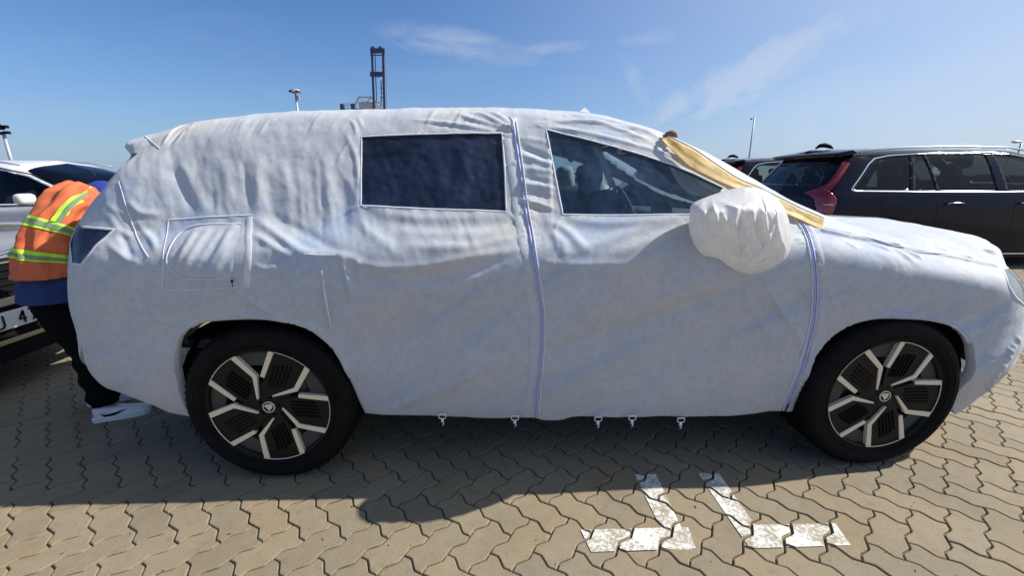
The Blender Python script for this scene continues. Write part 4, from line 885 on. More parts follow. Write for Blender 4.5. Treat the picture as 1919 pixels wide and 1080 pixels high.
# ------------------------------------------------------------------ parked neighbours
def car_net(L_, Wd, H, belt=1.08, sh=.98, hood=1.08, wt=3.05, wb=3.95, tl=.42):
    h = Wd/2; Ys = [.06, .02, 0., .01, .04, .13, .23, .33, .52, h]; zt = H-.06
    zcab = [.13, .42, .75, sh, belt, belt+(zt-belt)*.42, belt+(zt-belt)*.78, belt+(zt-belt)*.93, zt, H-.02]
    xr = [.14, .02, .0, .03, .07, tl*.55, tl*.92, tl*.95, tl, tl]
    N_ = []
    for f, dx in ((1, -.05), (.45, 0), (.08, .07), (0, .24)):
        N_.append([(x+dx, y+(h-y)*f if i < 8 else y+(h-y)*f, z-(.05 if (i > 6 and f == 1) else .03 if i > 6 and f > .4 else .02*(i > 6))) for i, (x, y, z) in enumerate(zip(xr, Ys, zcab))])
    for x, dz in ((.85, -.012), (1.4, 0), (2.0, .0), (2.6, -.005), (wt, -.03)):
        N_.append([(x, y, z+(dz if i > 5 else dz*.3 if i > 3 else 0)) for i, (y, z) in enumerate(zip(Ys, zcab))])
    def colm(x, ztop, k, yin=0):
        zb = belt+(hood-.02-belt)*k; return [(x, y+(yin if i < 4 else yin), z) for i, (y, z) in enumerate(zip(Ys, zcab[:3]+[sh-.02*k]+[zb]+[zb+(ztop-zb)*q for q in (.35, .68, .86, 1, 1.06)]))]
    N_.append(colm((wt+wb)/2, (zt+hood)/2+.07, .4)); N_.append(colm(wb, hood+.03, 1)); N_.append(colm(wb+.35, hood+.015, 1, .01))
    xf = [L_-.12, L_-.03, L_-.02, L_-.1, L_-.2, L_-.24, L_-.26, L_-.27, L_-.28, L_-.28]
    zf = [.2, .42, .68, .84, .9, .94, .96, .975, .985, 1.0]
    for f, dx in ((.02, -.32), (.10, -.12), (.42, -.02), (1, .02)):
        N_.append([(x+dx, y+(h-y)*f+.01, z) for x, y, z in zip(xf, Ys, zf)])
    return N_
def rear_proj(P): return P[..., [1, 2]]
def make_car(name, label, P, paint, feats, detail=1.0):
    root = empty(name); tag(root, label, 'car', 'cars parked in the port yard'); nt_ = car_net(**{k: v for k, v in P.items() if k != 'wx'}); h = P['Wd']/2
    lf = Loft(nt_); lf.grid(int(260*detail), int(110*detail), ur=3, vc=7)
    fx = lambda P_, n: (np.abs(n[..., 1]) > .35) & (P_[..., 1] < h*.7); fr = lambda P_, n: (np.abs(n[..., 0]) > .2) & (P_[..., 0] < 1.0); ft = lambda P_, n: np.abs(n[..., 2]) > .2; ff = lambda P_, n: (np.abs(n[..., 0]) > .3) & (P_[..., 0] > P['L_']-1)
    look = {'s': lambda q: lf.lookup(q, xz_proj, fx), 'r': lambda q: lf.lookup(q, rear_proj, fr), 't': lambda q: lf.lookup(q, top_proj, ft)}
    look['f'] = lambda q, _p=(lambda P_: P_[..., [1, 2]]): lf.lookup(q, FRONTP, ff)
    regs = []
    for nm, vw, pts, m_, sm in feats['cuts']:
        pl = smoothline(pts, 5, True) if sm else dens(pts, 4, True); regs.append((nm, look[vw](pl), m_))
    for x in P['wx']: regs.append(('hole', look['s']([(x+.39*math.cos(t), max(.22, .37+.39*math.sin(t))) for t in np.linspace(-.4, math.pi+.4, 20)]), None))
    for _, pl, _m in regs: snap(lf, pl)
    ow, Fq = split(lf, None, [(a, b) for a, b, c in regs]); S = lf(lf.U, lf.V); n = lf.nrm(lf.U, lf.V); sg = np.sign(n[lf.U.shape[0]//2, 20]@np.array([0, -1., 0])); n = n*sg
    if sg < 0: Fq = Fq[..., ::-1]
    S = flat(S); n = flat(n)
    gridmesh('body', S, Fq[ow == -1].reshape(-1, 4), paint, root, mirror=h, lip=1, lipdir=lambda V, ids: -n[ids]*.012)
    for k, (nm, pl, m_) in enumerate(regs):
        if m_ is None or not (ow == k).any(): continue
        f = Fq[ow == k].reshape(-1, 4); off = -n*(.004 if 'window' in nm else -.003); nm_ = nm
        mid = S[f.ravel(), 1].max() > h-.03
        if mid: gridmesh(nm_, S+off, f, m_, root, mirror=h)
        else:
            gridmesh(nm_, S+off, f, m_, root)
            S2_ = S+off; S2_[:, 1] = 2*h-S2_[:, 1]; gridmesh(nm_, S2_, f[:, ::-1], m_, root)
    def onl(vw, pts, sm=True):
        uv = look[vw](smoothline(pts, 5) if sm else dens(pts, 5)); Pn = lf.nrm(uv[:, 0], uv[:, 1])*sg; return lf(uv[:, 0], uv[:, 1]), Pn
    for nm, vw, pts, wd, rise, m_, sm, cl_ in feats['lines']:
        if cl_: uv = look[vw](smoothline(pts, 6, True) if sm else dens(pts, 6, True)); Pp, Pn = lf(uv[:, 0], uv[:, 1]), lf.nrm(uv[:, 0], uv[:, 1])*sg
        else: Pp, Pn = onl(vw, pts, sm)
        o = ribbon(nm, Pp, Pn, wd, rise, m_, root, cl_)
    for x in P['wx']:
        for y, rz in ((0, 0), (2*h, math.pi)):
            wh = empty('wheel'); wh.parent = root; wh.location = (x, y+(.01 if y == 0 else -.01), .365); wh.rotation_euler = (0, 0, rz)
            mb = MB(); mb.lathe([(.24, .01), (.28, -.01), (.33, -.005), (.365, .02), (.365, .21), (.33, .235), (.24, .22)], 40); mb.build('tyre', M_TYRE, wh, True)
            mb = MB(); mb.lathe([(.245, .0), (.235, .03), (.23, .12), (.03, .1), (.001, .1)], 32)
            for k in range(5): a = math.radians(72*k); ax = np.array([[math.cos(a), 0, math.sin(a)], [0, 1, 0], [-math.sin(a), 0, math.cos(a)]]); mb.box(np.array([math.cos(a), 0, math.sin(a)])*.13+np.array([0, .02, 0]), (.22, .03, .05), ax)
            mb.build('rim', M_STEEL, wh)
    mb = MB(); mb.box((P['L_']/2, h, .33), (P['L_']-.5, P['Wd']-.5, .2))
    for x in P['wx']: mb.lathe([(.41, -.0), (.41, .001)], 20, 'Y', (x, .3, .37)); mb.box((x, h, .55), (.85, P['Wd']-.5, .5))
    mb.build('underbody', M_DARK, root)
    mb = MB(); mb.box((P['L_']*.48, h, .74), (3.0, P['Wd']-.3, .04)); mb.build('cabin_floor', M_INT, root)
    for sx in feats['seats']:
        for y in (h-.4, h+.4):
            st = empty('seat'); st.parent = root
            mb = MB(); a = -.2; ax = np.array([[math.cos(a), 0, -math.sin(a)], [0, 1, 0], [math.sin(a), 0, math.cos(a)]]); mb.box((sx, y, 1.02), (.16, .46, .6), ax); mb.build('seat_back', M_INT, st, True, .05)
            mb = MB(); mb.box((sx-.08, y, 1.38), (.11, .27, .19), ax); mb.build('headrest', feats.get('hr', M_INT), st, True, .04)
    mb = MB(); mb.box((P['wb']-.35, h, .98), (.5, P['Wd']-.4, .18)); mb.build('dashboard', M_INT, root, True, .04)
    for f in feats.get('extra', []): f(root, lf, onl)
    return root
def FRONTP(P): return P[..., [1, 2]]
VP = dict(L_=4.95, Wd=1.93, H=1.755, belt=1.10, sh=1.0, hood=1.12, wt=3.1, wb=3.95, tl=.40, wx=(.98, 3.96))
def volvo_extra(root, lf, onl):
    for y in (.27, 1.66):
        mb = MB(); mb.tube([(.66, y, 1.65), (.80, y, 1.68), (1.2, y, 1.705), (2.0, y, 1.722), (2.8, y, 1.705), (3.15, y, 1.66), (3.25, y, 1.62)], .016, 8); mb.build('roof_rail', M_CHROME, root, True)
    mb = MB(); mb.tube([(.50, .96, 1.735), (.56, .96, 1.775), (.64, .96, 1.785), (.72, .96, 1.765), (.78, .96, 1.735)], [.012, .03, .036, .03, .01], 8); mb.build('roof_antenna', M_DARK, root, True)
    sp = MB(); V = []; n = 18
    for i in range(n):
        y = .22+(1.93-.44)*i/(n-1); b = .05*math.sin(math.pi*i/(n-1))
        V += [(.30-b, y, 1.632), (.52, y, 1.675+.6*b), (.60, y, 1.63), (.33-b, y, 1.575)]
    F = [(i*4+k, i*4+(k+1) % 4, i*4+4+(k+1) % 4, i*4+4+k) for i in range(n-1) for k in range(4)]+[(3, 2, 1, 0), tuple((n-1)*4+k for k in range(4))]
    sp.add(V, F); sp.build('roof_spoiler', M_VOLVO, root, True, .006)
    for x in (1.95, 3.02):
        P_, n_ = onl('s', [(x-.13, .925), (x-.06, .94), (x+.07, .94), (x+.12, .93)]); mb = MB(); mb.tube(P_+n_*.022, [.006]+[.011]*(len(P_)-2)+[.006], 8); mb.build('door_handle', M_VOLVO, root, True)
        mb = MB(); mb.tube(P_+n_*.032+np.array([0, 0, .007]), .003, 6); mb.build('handle_trim', M_CHROME, root, True)
        P_, n_ = onl('s', [(x-.05, .92), (x+.05, .92)], False); 
    P_, n_ = onl('s', [(1.02, .98), (1.24, .98), (1.27, .95), (1.27, .80), (1.22, .76), (1.02, .76), (.99, .80), (.99, .95)]); 
    mb = MB(); mb.box((.10, .22, .955), (.06, .15, .012)); mb.build('lamp_strip', M_WHITEP, root)
VF = dict(seats=(1.55, 2.45), hr=mat('grey_headrest', (.12, .13, .14), .8), cuts=[
    ('side_window', 's', [(.50,1.14),(.57,1.135),(1.30,1.125),(1.36,1.59),(1.10,1.57),(.90,1.535),(.79,1.46)], M_GLASS, False),
    ('side_window', 's', [(1.38,1.125),(1.68,1.122),(1.56,1.605),(1.43,1.595)], M_GLASS, False),
    ('side_window', 's', [(1.73,1.12),(2.56,1.115),(2.47,1.625),(1.61,1.61)], M_GLASS, False),
    ('side_window', 's', [(2.74,1.115),(3.78,1.12),(3.42,1.38),(3.10,1.55),(2.62,1.622)], M_GLASS, False),
    ('rear_window', 'r', [(.28,1.20),(.965,1.19),(.965,1.50),(.42,1.50)], M_TINT, False),
    ('tail_lamp', 's', [(.06,.80),(.22,.80),(.26,.98),(.17,1.10),(.30,1.25),(.50,1.50),(.43,1.53),(.20,1.22),(.06,1.08)], M_RED, False),
    ('windscreen', 't', [(3.18,.36),(3.86,.2),(3.9,.965),(3.9,1.0),(3.12,1.0),(3.12,.965)], M_GLASS, False)],
    lines=[('window_trim', 's', [(.46,1.14),(.50,1.115),(1.5,1.10),(2.6,1.092),(3.82,1.10),(3.45,1.41),(3.12,1.575),(2.68,1.65),(1.9,1.64),(1.4,1.62),(1.08,1.60),(.86,1.56),(.75,1.48)], .018, .004, M_CHROME, False, True),
     ('door_seam', 's', [(1.66,1.09),(1.70,.95),(1.72,.7),(1.70,.45)], .007, .0012, M_DARK, True, False), ('door_seam', 's', [(2.66,1.09),(2.80,1.0),(2.84,.9),(2.85,.45)], .007, .0012, M_DARK, True, False),
     ('door_seam', 's', [(3.78,1.09),(3.84,.95),(3.80,.7),(3.72,.45)], .007, .0012, M_DARK, True, False),
     ('tail_lamp_core', 's', [(.45,1.48),(.30,1.30),(.15,1.14),(.24,1.0)], .016, .005, M_REDL, False, False),
     ('tail_lamp_core', 's', [(.10,.93),(.21,.93)], .008, .006, M_CHROME, False, False),
     ('side_trim', 's', [(1.45,.20),(2.4,.20),(3.45,.20)], .02, .006, M_CHROME, False, False), ('fuel_flap_seam', 's', [(.93,.99),(1.10,.99),(1.13,.96),(1.13,.84),(1.10,.81),(.93,.81),(.90,.84),(.90,.96)], .005, .001, M_DARK, False, True)],
    extra=[volvo_extra])
v1 = make_car('parked_car', 'near black car with red tail lamp and chrome window line behind the covered hood', VP, M_VOLVO, VF)
v1.location = (5.5, 4.25, 0)
v2 = copy_tree(v1); v2.location = (6.2, 8.3, 0); tag(v2, 'far black car mostly hidden behind the nearer one, only roof and one window showing')
# white SUV on the left, nose to the right
WP = dict(L_=4.6, Wd=1.85, H=1.60, belt=1.0, sh=.92, hood=1.02, wt=2.75, wb=3.72, tl=.4, wx=(.9, 3.66))
WFt = dict(seats=(1.5, 2.4), cuts=[
    ('side_window', 's', [(.85,1.04),(1.6,1.03),(1.6,1.43),(1.15,1.42)], M_TINT, False), ('side_window', 's', [(1.68,1.03),(2.45,1.02),(2.40,1.46),(1.68,1.44)], M_TINT, False),
    ('side_window', 's', [(2.53,1.02),(3.50,1.03),(3.2,1.22),(2.9,1.36),(2.5,1.455)], M_GLASS, False),
    ('windscreen', 't', [(2.86,.30),(3.60,.17),(3.72,.5),(3.76,.925),(3.76,.97),(2.80,.97),(2.80,.925)], M_TINT, False),
    ('rear_window', 'r', [(.28,1.10),(.925,1.09),(.925,1.40),(.42,1.40)], M_TINT, False),
    ('head_lamp', 's', [(4.1,.74),(4.42,.66),(4.46,.80),(4.2,.86)], M_CLEAR, False)],
    lines=[('window_trim', 's', [(.80,1.015),(2.5,1.0),(3.55,1.01),(3.24,1.24),(2.93,1.385),(2.5,1.48),(1.6,1.462),(1.1,1.44)], .016, .005, M_DARK, False, True),
     ('door_seam', 's', [(2.50,1.0),(2.54,.8),(2.54,.4)], .007, .001, M_DARK, True, False), ('door_seam', 's', [(3.5,1.0),(3.52,.8),(3.45,.4)], .007, .001, M_DARK, True, False)],
    extra=[])
def white_extra(root, lf, onl):
    for y in (.24, 1.61):
        mb = MB(); mb.tube([(.6, y, 1.50), (.8, y, 1.545), (1.6, y, 1.575), (2.5, y, 1.56), (2.85, y, 1.50)], .012, 8); mb.build('roof_rail', M_STEEL, root, True)
    for s_, y in ((-1, -.02), (1, 1.87)):
        mb = MB(); mb.box((3.16, y+s_*.09, 1.09), (.12, .20, .13)); mb.build('door_mirror', M_WHITE, root, True, .04)
WFt['extra'] = [white_extra]
wc = make_car('parked_car', 'white car with dark windscreen at the left edge behind the bending worker', WP, M_WHITE, WFt, .8); wc.location = (-7.95, 3.9, 0)
wf = copy_tree(wc); wf.location = (.6, 13.5, 0); tag(wf, 'distant white car glimpsed through the front side window of the covered car')
vf = copy_tree(v1); vf.location = (6.2, 14.5, 0); tag(vf, 'distant dark car glimpsed through the windscreen of the covered car')
# silver car parked right behind, only its nose corner in view
SP = dict(WP); SF = dict(WFt)
def nose_extra(root, lf, onl):
    Lx = 4.6
    mb = MB(); mb.box((Lx+.005, .93, .60), (.05, 1.20, .52)); g = mb.build('grille', M_DARK, root, False, .01)
    for k in range(5):
        mb = MB(); mb.box((Lx+.035, .93, .66+.045*k), (.012, 1.10, .010)); mb.build('grille_bar', M_CHROME if k == 4 else M_DARK, g)
    pl = MB(); pl.box((Lx+.05, .92, .485), (.01, .46, .112)); p = pl.build('number_plate', M_WHITEP, root, False, .003)
    # characters on the plate, read from the front
    def glyph(strokes, y0, nm='plate_letter'):
        mb = MB()
        for (a, b, c, d) in strokes:
            A = np.array([Lx+.057, y0+a*.042, .445+b*.078]); B = np.array([Lx+.057, y0+c*.042, .445+d*.078]); mb.tube([A, B], .0055, 6)
        mb.build(nm, M_DARK, p)
    glyph([(0,0,.7,0),(.7,0,1,.2),(1,.2,1,1),(0,0,-.1,.25)], .815); glyph([(.7,0,.7,1),(.7,1,0,.35),(0,.35,1,.35)], .945); glyph([(0,1,1,1),(1,1,.35,0)], 1.01); glyph([(0,0,0,1)], .83) if False else None
    mb = MB(); mb.box((Lx+.02, .95, .28), (.04, 1.5, .10)); mb.build('lower_intake', M_DARK, root, False, .01)
    mb = MB(); mb.box((Lx+.05, 1.0, .355), (.02, .9, .03)); mb.build('skid_trim', mat('brass_trim', (.45, .38, .2), .4, .5), root, False, .005)
    mb = MB(); mb.box((Lx+.045, 1.0, .60), (.02, 1.0, .05)); mb.build('grille_trim', mat('satin_trim', (.45, .42, .33), .4, .5), root, False, .005)
    mb = MB(); mb.tube([(Lx-.02, .75, .86), (Lx+.0, .95, .88), (Lx-.03, 1.25, .92), (Lx-.12, 1.5, .94), (Lx-.3, 1.68, .95)], .012, 8); mb.build('bonnet_trim', M_CHROME, root, True)
    for y in (.28, 1.60):
        mb = MB(); mb.tube([(Lx-.10, y-.16, .72), (Lx-.02, y, .70), (Lx-.04, y+.14, .74), (Lx-.18, y+.18, .80)], .012, 8); mb.build('lamp_trim', M_CHROME, root, True)
SF['extra'] = [white_extra, nose_extra]
sc_ = make_car('parked_car', 'silver car at the left edge showing its nose and white number plate', SP, M_SILVER, SF, .8); sc_.location = (-6.72, .02, 0)

# ------------------------------------------------------------------ worker in the orange vest, bending to the covered car
def skin_mesh(name, verts, edges, radii, root_i, m, parent, sub_=2):
    me = bpy.data.meshes.new(name); me.from_pydata([tuple(v) for v in verts], edges, []); o = link(name, me, m, parent)
    md = o.modifiers.new('skin', 'SKIN'); sk = me.skin_vertices[0].data if me.skin_vertices else None
    if sk is None:
        bpy.context.view_layer.objects.active = o; o.select_set(True); bpy.ops.mesh.customdata_skin_add() if hasattr(bpy.ops.mesh, 'customdata_skin_add') else None; sk = me.skin_vertices[0].data
    for i, r_ in enumerate(radii): sk[i].radius = (r_ if isinstance(r_, tuple) else (r_, r_)); sk[i].use_root = (i == root_i)
    md.use_smooth_shade = True; s2 = o.modifiers.new('sub', 'SUBSURF'); s2.levels = sub_; s2.render_levels = sub_; return o
MAN = np.array([-1.40, .68, 0.])
man = empty('person', tuple(MAN)); tag(man, 'worker in an orange safety vest and blue top bending forward behind the covered car', 'person')
dirn = np.array([.5, .866, 0]); lat = np.array([.866, -.5, 0])
def rel(p): return np.array(p, float)-MAN
def m_cloth(name, col, sc=60, st=.4):
    m = mat(name, col, .85); b = NB(m); n = b.noise(sc, 4, .6); n2 = b.noise(5, 4, .6); b.l(b.mix(1, col, b.ramp(n2, [(.3, (.85, .85, .85)), (.7, (1.1, 1.1, 1.1))]), 'MULTIPLY'), b.b.inputs['Base Color']); b.l(b.bump(n, st, .002), b.b.inputs['Normal']); return m
M_VEST = m_cloth('orange_mesh_fabric', (.66, .15, .055), 260); M_LIME = m_cloth('lime_stripe', (.55, .85, .06), 200, .2); M_REFL = m_cloth('grey_reflective_tape', (.20, .30, .16), 100, .1)
M_BLUE = m_cloth('blue_shirt_fabric', (.012, .032, .13)); M_NAVY = m_cloth('blue_cap_fabric', (.012, .035, .25)); M_BLACK = m_cloth('black_trousers_fabric', (.004, .004, .005)); M_BLACK.node_tree.nodes['Principled BSDF'].inputs['Specular IOR Level'].default_value = .1; M_SKIN = mat('skin', (.36, .20, .13), .5)
hip = np.array([-1.42, .62, .78]); chest = np.array([-1.36, .78, 1.10]); neck = np.array([-1.32, .90, 1.20]); head = np.array([-1.34, .96, 1.17])
shN = neck-np.array([0, 0, .06])+lat*.19-dirn*.02; shF = neck-np.array([0, 0, .06])-lat*.19-dirn*.02
elN = shN+dirn*.16+np.array([.02, 0, -.22]); haN = elN+dirn*.20+np.array([0, 0, .05]); elF = shF+dirn*.18+np.array([0, 0, -.20]); haF = elF+dirn*.20+np.array([0, 0, .06])
bv = [hip, (hip+chest)/2, chest, neck, head-dirn*.03, head+np.array([0, 0, .07]), shN, elN, haN, shF, elF, haF]
bv = [rel(v) for v in bv]
body = skin_mesh('body', bv, [(0,1),(1,2),(2,3),(3,4),(4,5),(2,6),(6,7),(7,8),(2,9),(9,10),(10,11)], [.11,.10,.10,.05,.07,.08,.05,.04,.03,.05,.04,.03], 0, M_SKIN, man)
for el, ha in ((elN, haN), (elF, haF)):
    d = (ha-el)/np.linalg.norm(ha-el); s_ = np.cross(d, [0, 0, 1.]); s_ /= np.linalg.norm(s_)
    hv = [rel(ha), rel(ha+d*.05)]; he = [(0, 1)]; hr_ = [.026, .03]
    for k, ln in enumerate((.062, .075, .080, .072)):
        o_ = (k-1.5)*.019; b0 = rel(ha+d*.085+s_*o_); hv += [b0, b0+d*ln*.5-np.array([0, 0, .008]), b0+d*ln*.85-np.array([0, 0, .03])]; i = len(hv); he += [(1, i-3), (i-3, i-2), (i-2, i-1)]; hr_ += [.010, .009, .008]
    b0 = rel(ha+d*.04+s_*.035); hv += [b0, b0+d*.03+s_*.02]; i = len(hv); he += [(0, i-2), (i-2, i-1)]; hr_ += [.011, .009]
    skin_mesh('hand', hv, he, hr_, 0, M_SKIN, man, 1)
def tubeloft(name, cs, radii, fr, m, n=64, wr=0, seed=0, close=True, vr=None, off=0, ang=None):
    """cs centres; radii (lateral, depth); fr list of (lateral axis, depth axis)"""
    cs = np.array(cs, float); k = len(cs); t = np.linspace(0, k-1, k*10-9); V = []
    A = Loft([[c, c] for c in cs]); Rr = np.array(radii, float)
    ra = np.array([np.interp(t, range(k), Rr[:, i]) for i in (0, 1)]).T; C_ = A(t, np.zeros_like(t)); fa = np.array([f[0] for f in fr]); fb = np.array([f[1] for f in fr])
    FA = np.array([np.interp(t, range(k), fa[:, i]) for i in range(3)]).T; FB = np.array([np.interp(t, range(k), fb[:, i]) for i in range(3)]).T
    idx = range(len(t)) if vr is None else [i for i in range(len(t)) if vr[0] <= t[i] <= vr[1]]; th = np.linspace(0, 2*math.pi, n, endpoint=False) if ang is None else np.linspace(ang[0], ang[1], n)
    for i in idx:
        for a in th:
            ww = wr*float(fbm(np.array(a*3.1+seed), np.array(t[i]*1.1), 3, seed))+wr*.5*math.sin(a*9+t[i]*1.3)*abs(math.sin(t[i]*1.1)); sx = math.copysign(abs(math.cos(a))**.85, math.cos(a)); sy = math.copysign(abs(math.sin(a))**.85, math.sin(a))
            p = C_[i]+FA[i]*(ra[i][0]+ww+off)*sx+FB[i]*(ra[i][1]+ww+off)*sy; V.append(rel(p))
    m_ = len(idx); w_ = n if ang is None else n-1
    F = [(j*n+i, j*n+(i+1) % n, (j+1)*n+(i+1) % n, (j+1)*n+i) for j in range(m_-1) for i in range(w_)]
    if close and ang is None: F += [tuple(range(n))[::-1], tuple((m_-1)*n+i for i in range(n))]
    o = mesh(name, V, F, m, man, True); return o
def fr_(up): up = np.array(up, float); up /= np.linalg.norm(up); d = np.cross(up, lat); return (lat, d/np.linalg.norm(d))
VC = [(-1.415,.61,.845), (-1.405,.62,.92), (-1.395,.64,1.01), (-1.37,.69,1.11), (-1.335,.76,1.20), (-1.31,.82,1.25), (-1.30,.86,1.26)]
VR = [(.175,.145), (.162,.13), (.158,.12), (.165,.118), (.168,.11), (.15,.085), (.08,.05)]
VFm = [fr_((0,0,1)), fr_((.1,.2,1)), fr_((.2,.35,1)), fr_((.3,.55,1)), fr_((.4,.75,.8)), fr_((.45,.85,.5)), fr_((.5,.86,.4))]
tubeloft('safety_vest', VC, VR, VFm, M_VEST, 96, .026, 2)
tubeloft('shirt', [(-1.405,.60,.715), (-1.41,.61,.79), (-1.42,.63,.88), (-1.40,.66,1.0)], [(.172,.152), (.168,.145), (.15,.12), (.13,.10)], [fr_((0,0,1)), fr_((0,0,1)), fr_((.1,.1,1)), fr_((.4,.3,1))], M_BLUE, 72, .010, 5)
for nm, vr, m_, of in (('vest_stripe', (.92,1.50), M_LIME, .004), ('vest_stripe', (2.42,2.98), M_LIME, .004)): s_ = tubeloft(nm, VC, VR, VFm, m_, 96, .026, 2, False, vr, of)
for vr in ((1.10,1.32), (2.60,2.82)): tubeloft('reflective_tape', VC, VR, VFm, M_REFL, 96, .026, 2, False, vr, .006)
# stripe over the near shoulder, on the back side of the vest
for (a0, a1), m_, of in (((-.62, -.18), M_LIME, .008), ((-.48, -.32), M_REFL, .011)):
    for sgn in (1,):
        tubeloft('shoulder_stripe', VC, VR, VFm, m_, 10, .026, 2, False, (2.9, 5.3), of, (a0, a1))
for a, b, c in ((shN, elN, haN), (shF, elF, haF)):
    mb = MB(); mb.tube(np.array([rel(x) for x in smoothline([a-dirn*.05, a, (a+b)/2, b, (b+c)/2, c-(c-b)*.12], 5)]), np.interp(np.linspace(0, 5, 26), range(6), [.05, .062, .06, .052, .046, .04]), 20); mb.build('sleeve', M_BLUE, man, True)
mb = MB(); hc = rel(head)+np.array([0, 0, .09]); V = []; 
for j in range(12):
    ph = math.pi/2*j/11; 
    for i in range(28): t = 2*math.pi*i/28; V.append(hc+np.array([.105*math.cos(ph)*math.cos(t), .098*math.cos(ph)*math.sin(t), .095*math.sin(ph)-.02]))
mb.add(V, [(j*28+i, j*28+(i+1) % 28, (j+1)*28+(i+1) % 28, (j+1)*28+i) for j in range(11) for i in range(28)])
V = [hc+np.array([.10*math.cos(t)*(1+.65*(r_)), .095*math.sin(t)*(1+.5*r_), -.022-.012*r_]) for r_ in (0, .5, 1) for t in np.linspace(-.8, 1.9, 12)]
mb.add(V, [(j*12+i, j*12+i+1, (j+1)*12+i+1, (j+1)*12+i) for j in range(2) for i in range(11)]); mb.build('cap', M_NAVY, man, True)
def leg(hipp, knee, ank, nm='trouser_leg'):
    pts = smoothline([hipp, (hipp+knee)/2, knee, (knee+ank)/2, ank], 8); rr = np.interp(np.linspace(0, 4, len(pts)), range(5), [.105, .10, .082, .076, .066]); rr = rr+.009*np.sin(np.arange(len(pts))*1.35)*np.linspace(0, 1, len(pts))
    return [rel(p) for p in pts], rr
mb = MB()
hN = np.array([-1.38,.56,.70]); hF = np.array([-1.46,.66,.70]); kN = np.array([-1.30,.58,.42]); kF = np.array([-1.42,.74,.42]); aN = np.array([-1.25,.545,.09]); aF = np.array([-1.50,.76,.10])
aF = np.array([-1.44,.73,.10])
for a, b, c in ((hN, kN, aN), (hF, kF, aF)): p, rr = leg(a, b, c); mb.tube(p, rr, 24)
mb.tube([rel((-1.36,.57,.70)), rel((-1.44,.62,.70))], .112, 20); mb.build('trousers', M_BLACK, man, True)
def shoe(hx, hy, ang):
    ca, sa = math.cos(ang), math.sin(ang); fw = np.array([ca, sa, 0]); sd_ = np.array([sa, -ca, 0]); h0 = np.array([hx, hy, 0.])
    st = [(0, .030, .028, .085), (.02, .036, .0, .105), (.07, .038, 0, .095), (.12, .040, 0, .078), (.18, .048, 0, .062), (.23, .048, 0, .05), (.27, .040, 0, .038), (.29, .02, 0, .025)]
    st = [(.86*a_, .92*b_, .9*c_) for a_, b_, c_ in ((0, .026, .080), (.025, .034, .088), (.07, .036, .086), (.12, .039, .072), (.18, .046, .056), (.23, .046, .045), (.27, .038, .036), (.292, .020, .026))]
    V = []; n = 16
    for x, w_, h_ in st:
        for i in range(n):
            t = 2*math.pi*i/n; V.append(rel(h0+fw*x+sd_*w_*math.copysign(abs(math.cos(t))**.7, math.cos(t))+np.array([0, 0, .012+h_*.5+h_*.5*math.copysign(abs(math.sin(t))**.8, math.sin(t))])))
    F = [(j*n+i, j*n+(i+1) % n, (j+1)*n+(i+1) % n, (j+1)*n+i) for j in range(len(st)-1) for i in range(n)]+[tuple(range(n)), tuple((len(st)-1)*n+i for i in range(n))]
    root = mesh('shoe', V, F, mat('white_leather', (.74, .74, .74), .5) if not bpy.data.materials.get('white_leather') else bpy.data.materials['white_leather'], man, True)
    V = []
    for z, k in ((0, 1.0), (.026, 1.04), (.03, .98)):
        for x, w_, h_ in st: V.append(rel(h0+fw*(x-.006+.008*x/.29)+sd_*(w_+.005)*k+np.array([0, 0, z])))
        for x, w_, h_ in st[::-1]: V.append(rel(h0+fw*(x-.006+.008*x/.29)-sd_*(w_+.005)*k+np.array([0, 0, z])))
    n = 16; F = [(j*n+i, j*n+(i+1) % n, (j+1)*n+(i+1) % n, (j+1)*n+i) for j in range(2) for i in range(n)]+[tuple(range(n)), tuple(2*n+i for i in range(n))]
    mesh('sole', V, F, bpy.data.materials['white_leather'], root)
    # curved tick along the outer side
    P = [(.038, .056, .002), (.05, .038, .006), (.075, .034, .009), (.105, .041, .007), (.135, .052, .004), (.16, .060, .001)]; V = []
    for x, z, w_ in P:
        wx = np.interp(x, [s[0] for s in st], [s[1] for s in st])+.0035
        V += [rel(h0+fw*x+sd_*wx+np.array([0, 0, z+w_])), rel(h0+fw*x+sd_*(wx+.001)+np.array([0, 0, z-w_]))]
    mesh('shoe_mark', V, [(2*i, 2*i+1, 2*i+3, 2*i+2) for i in range(len(P)-1)], M_BLACK, root)
shoe(-1.30, .515, .42); shoe(-1.50, .70, .5)

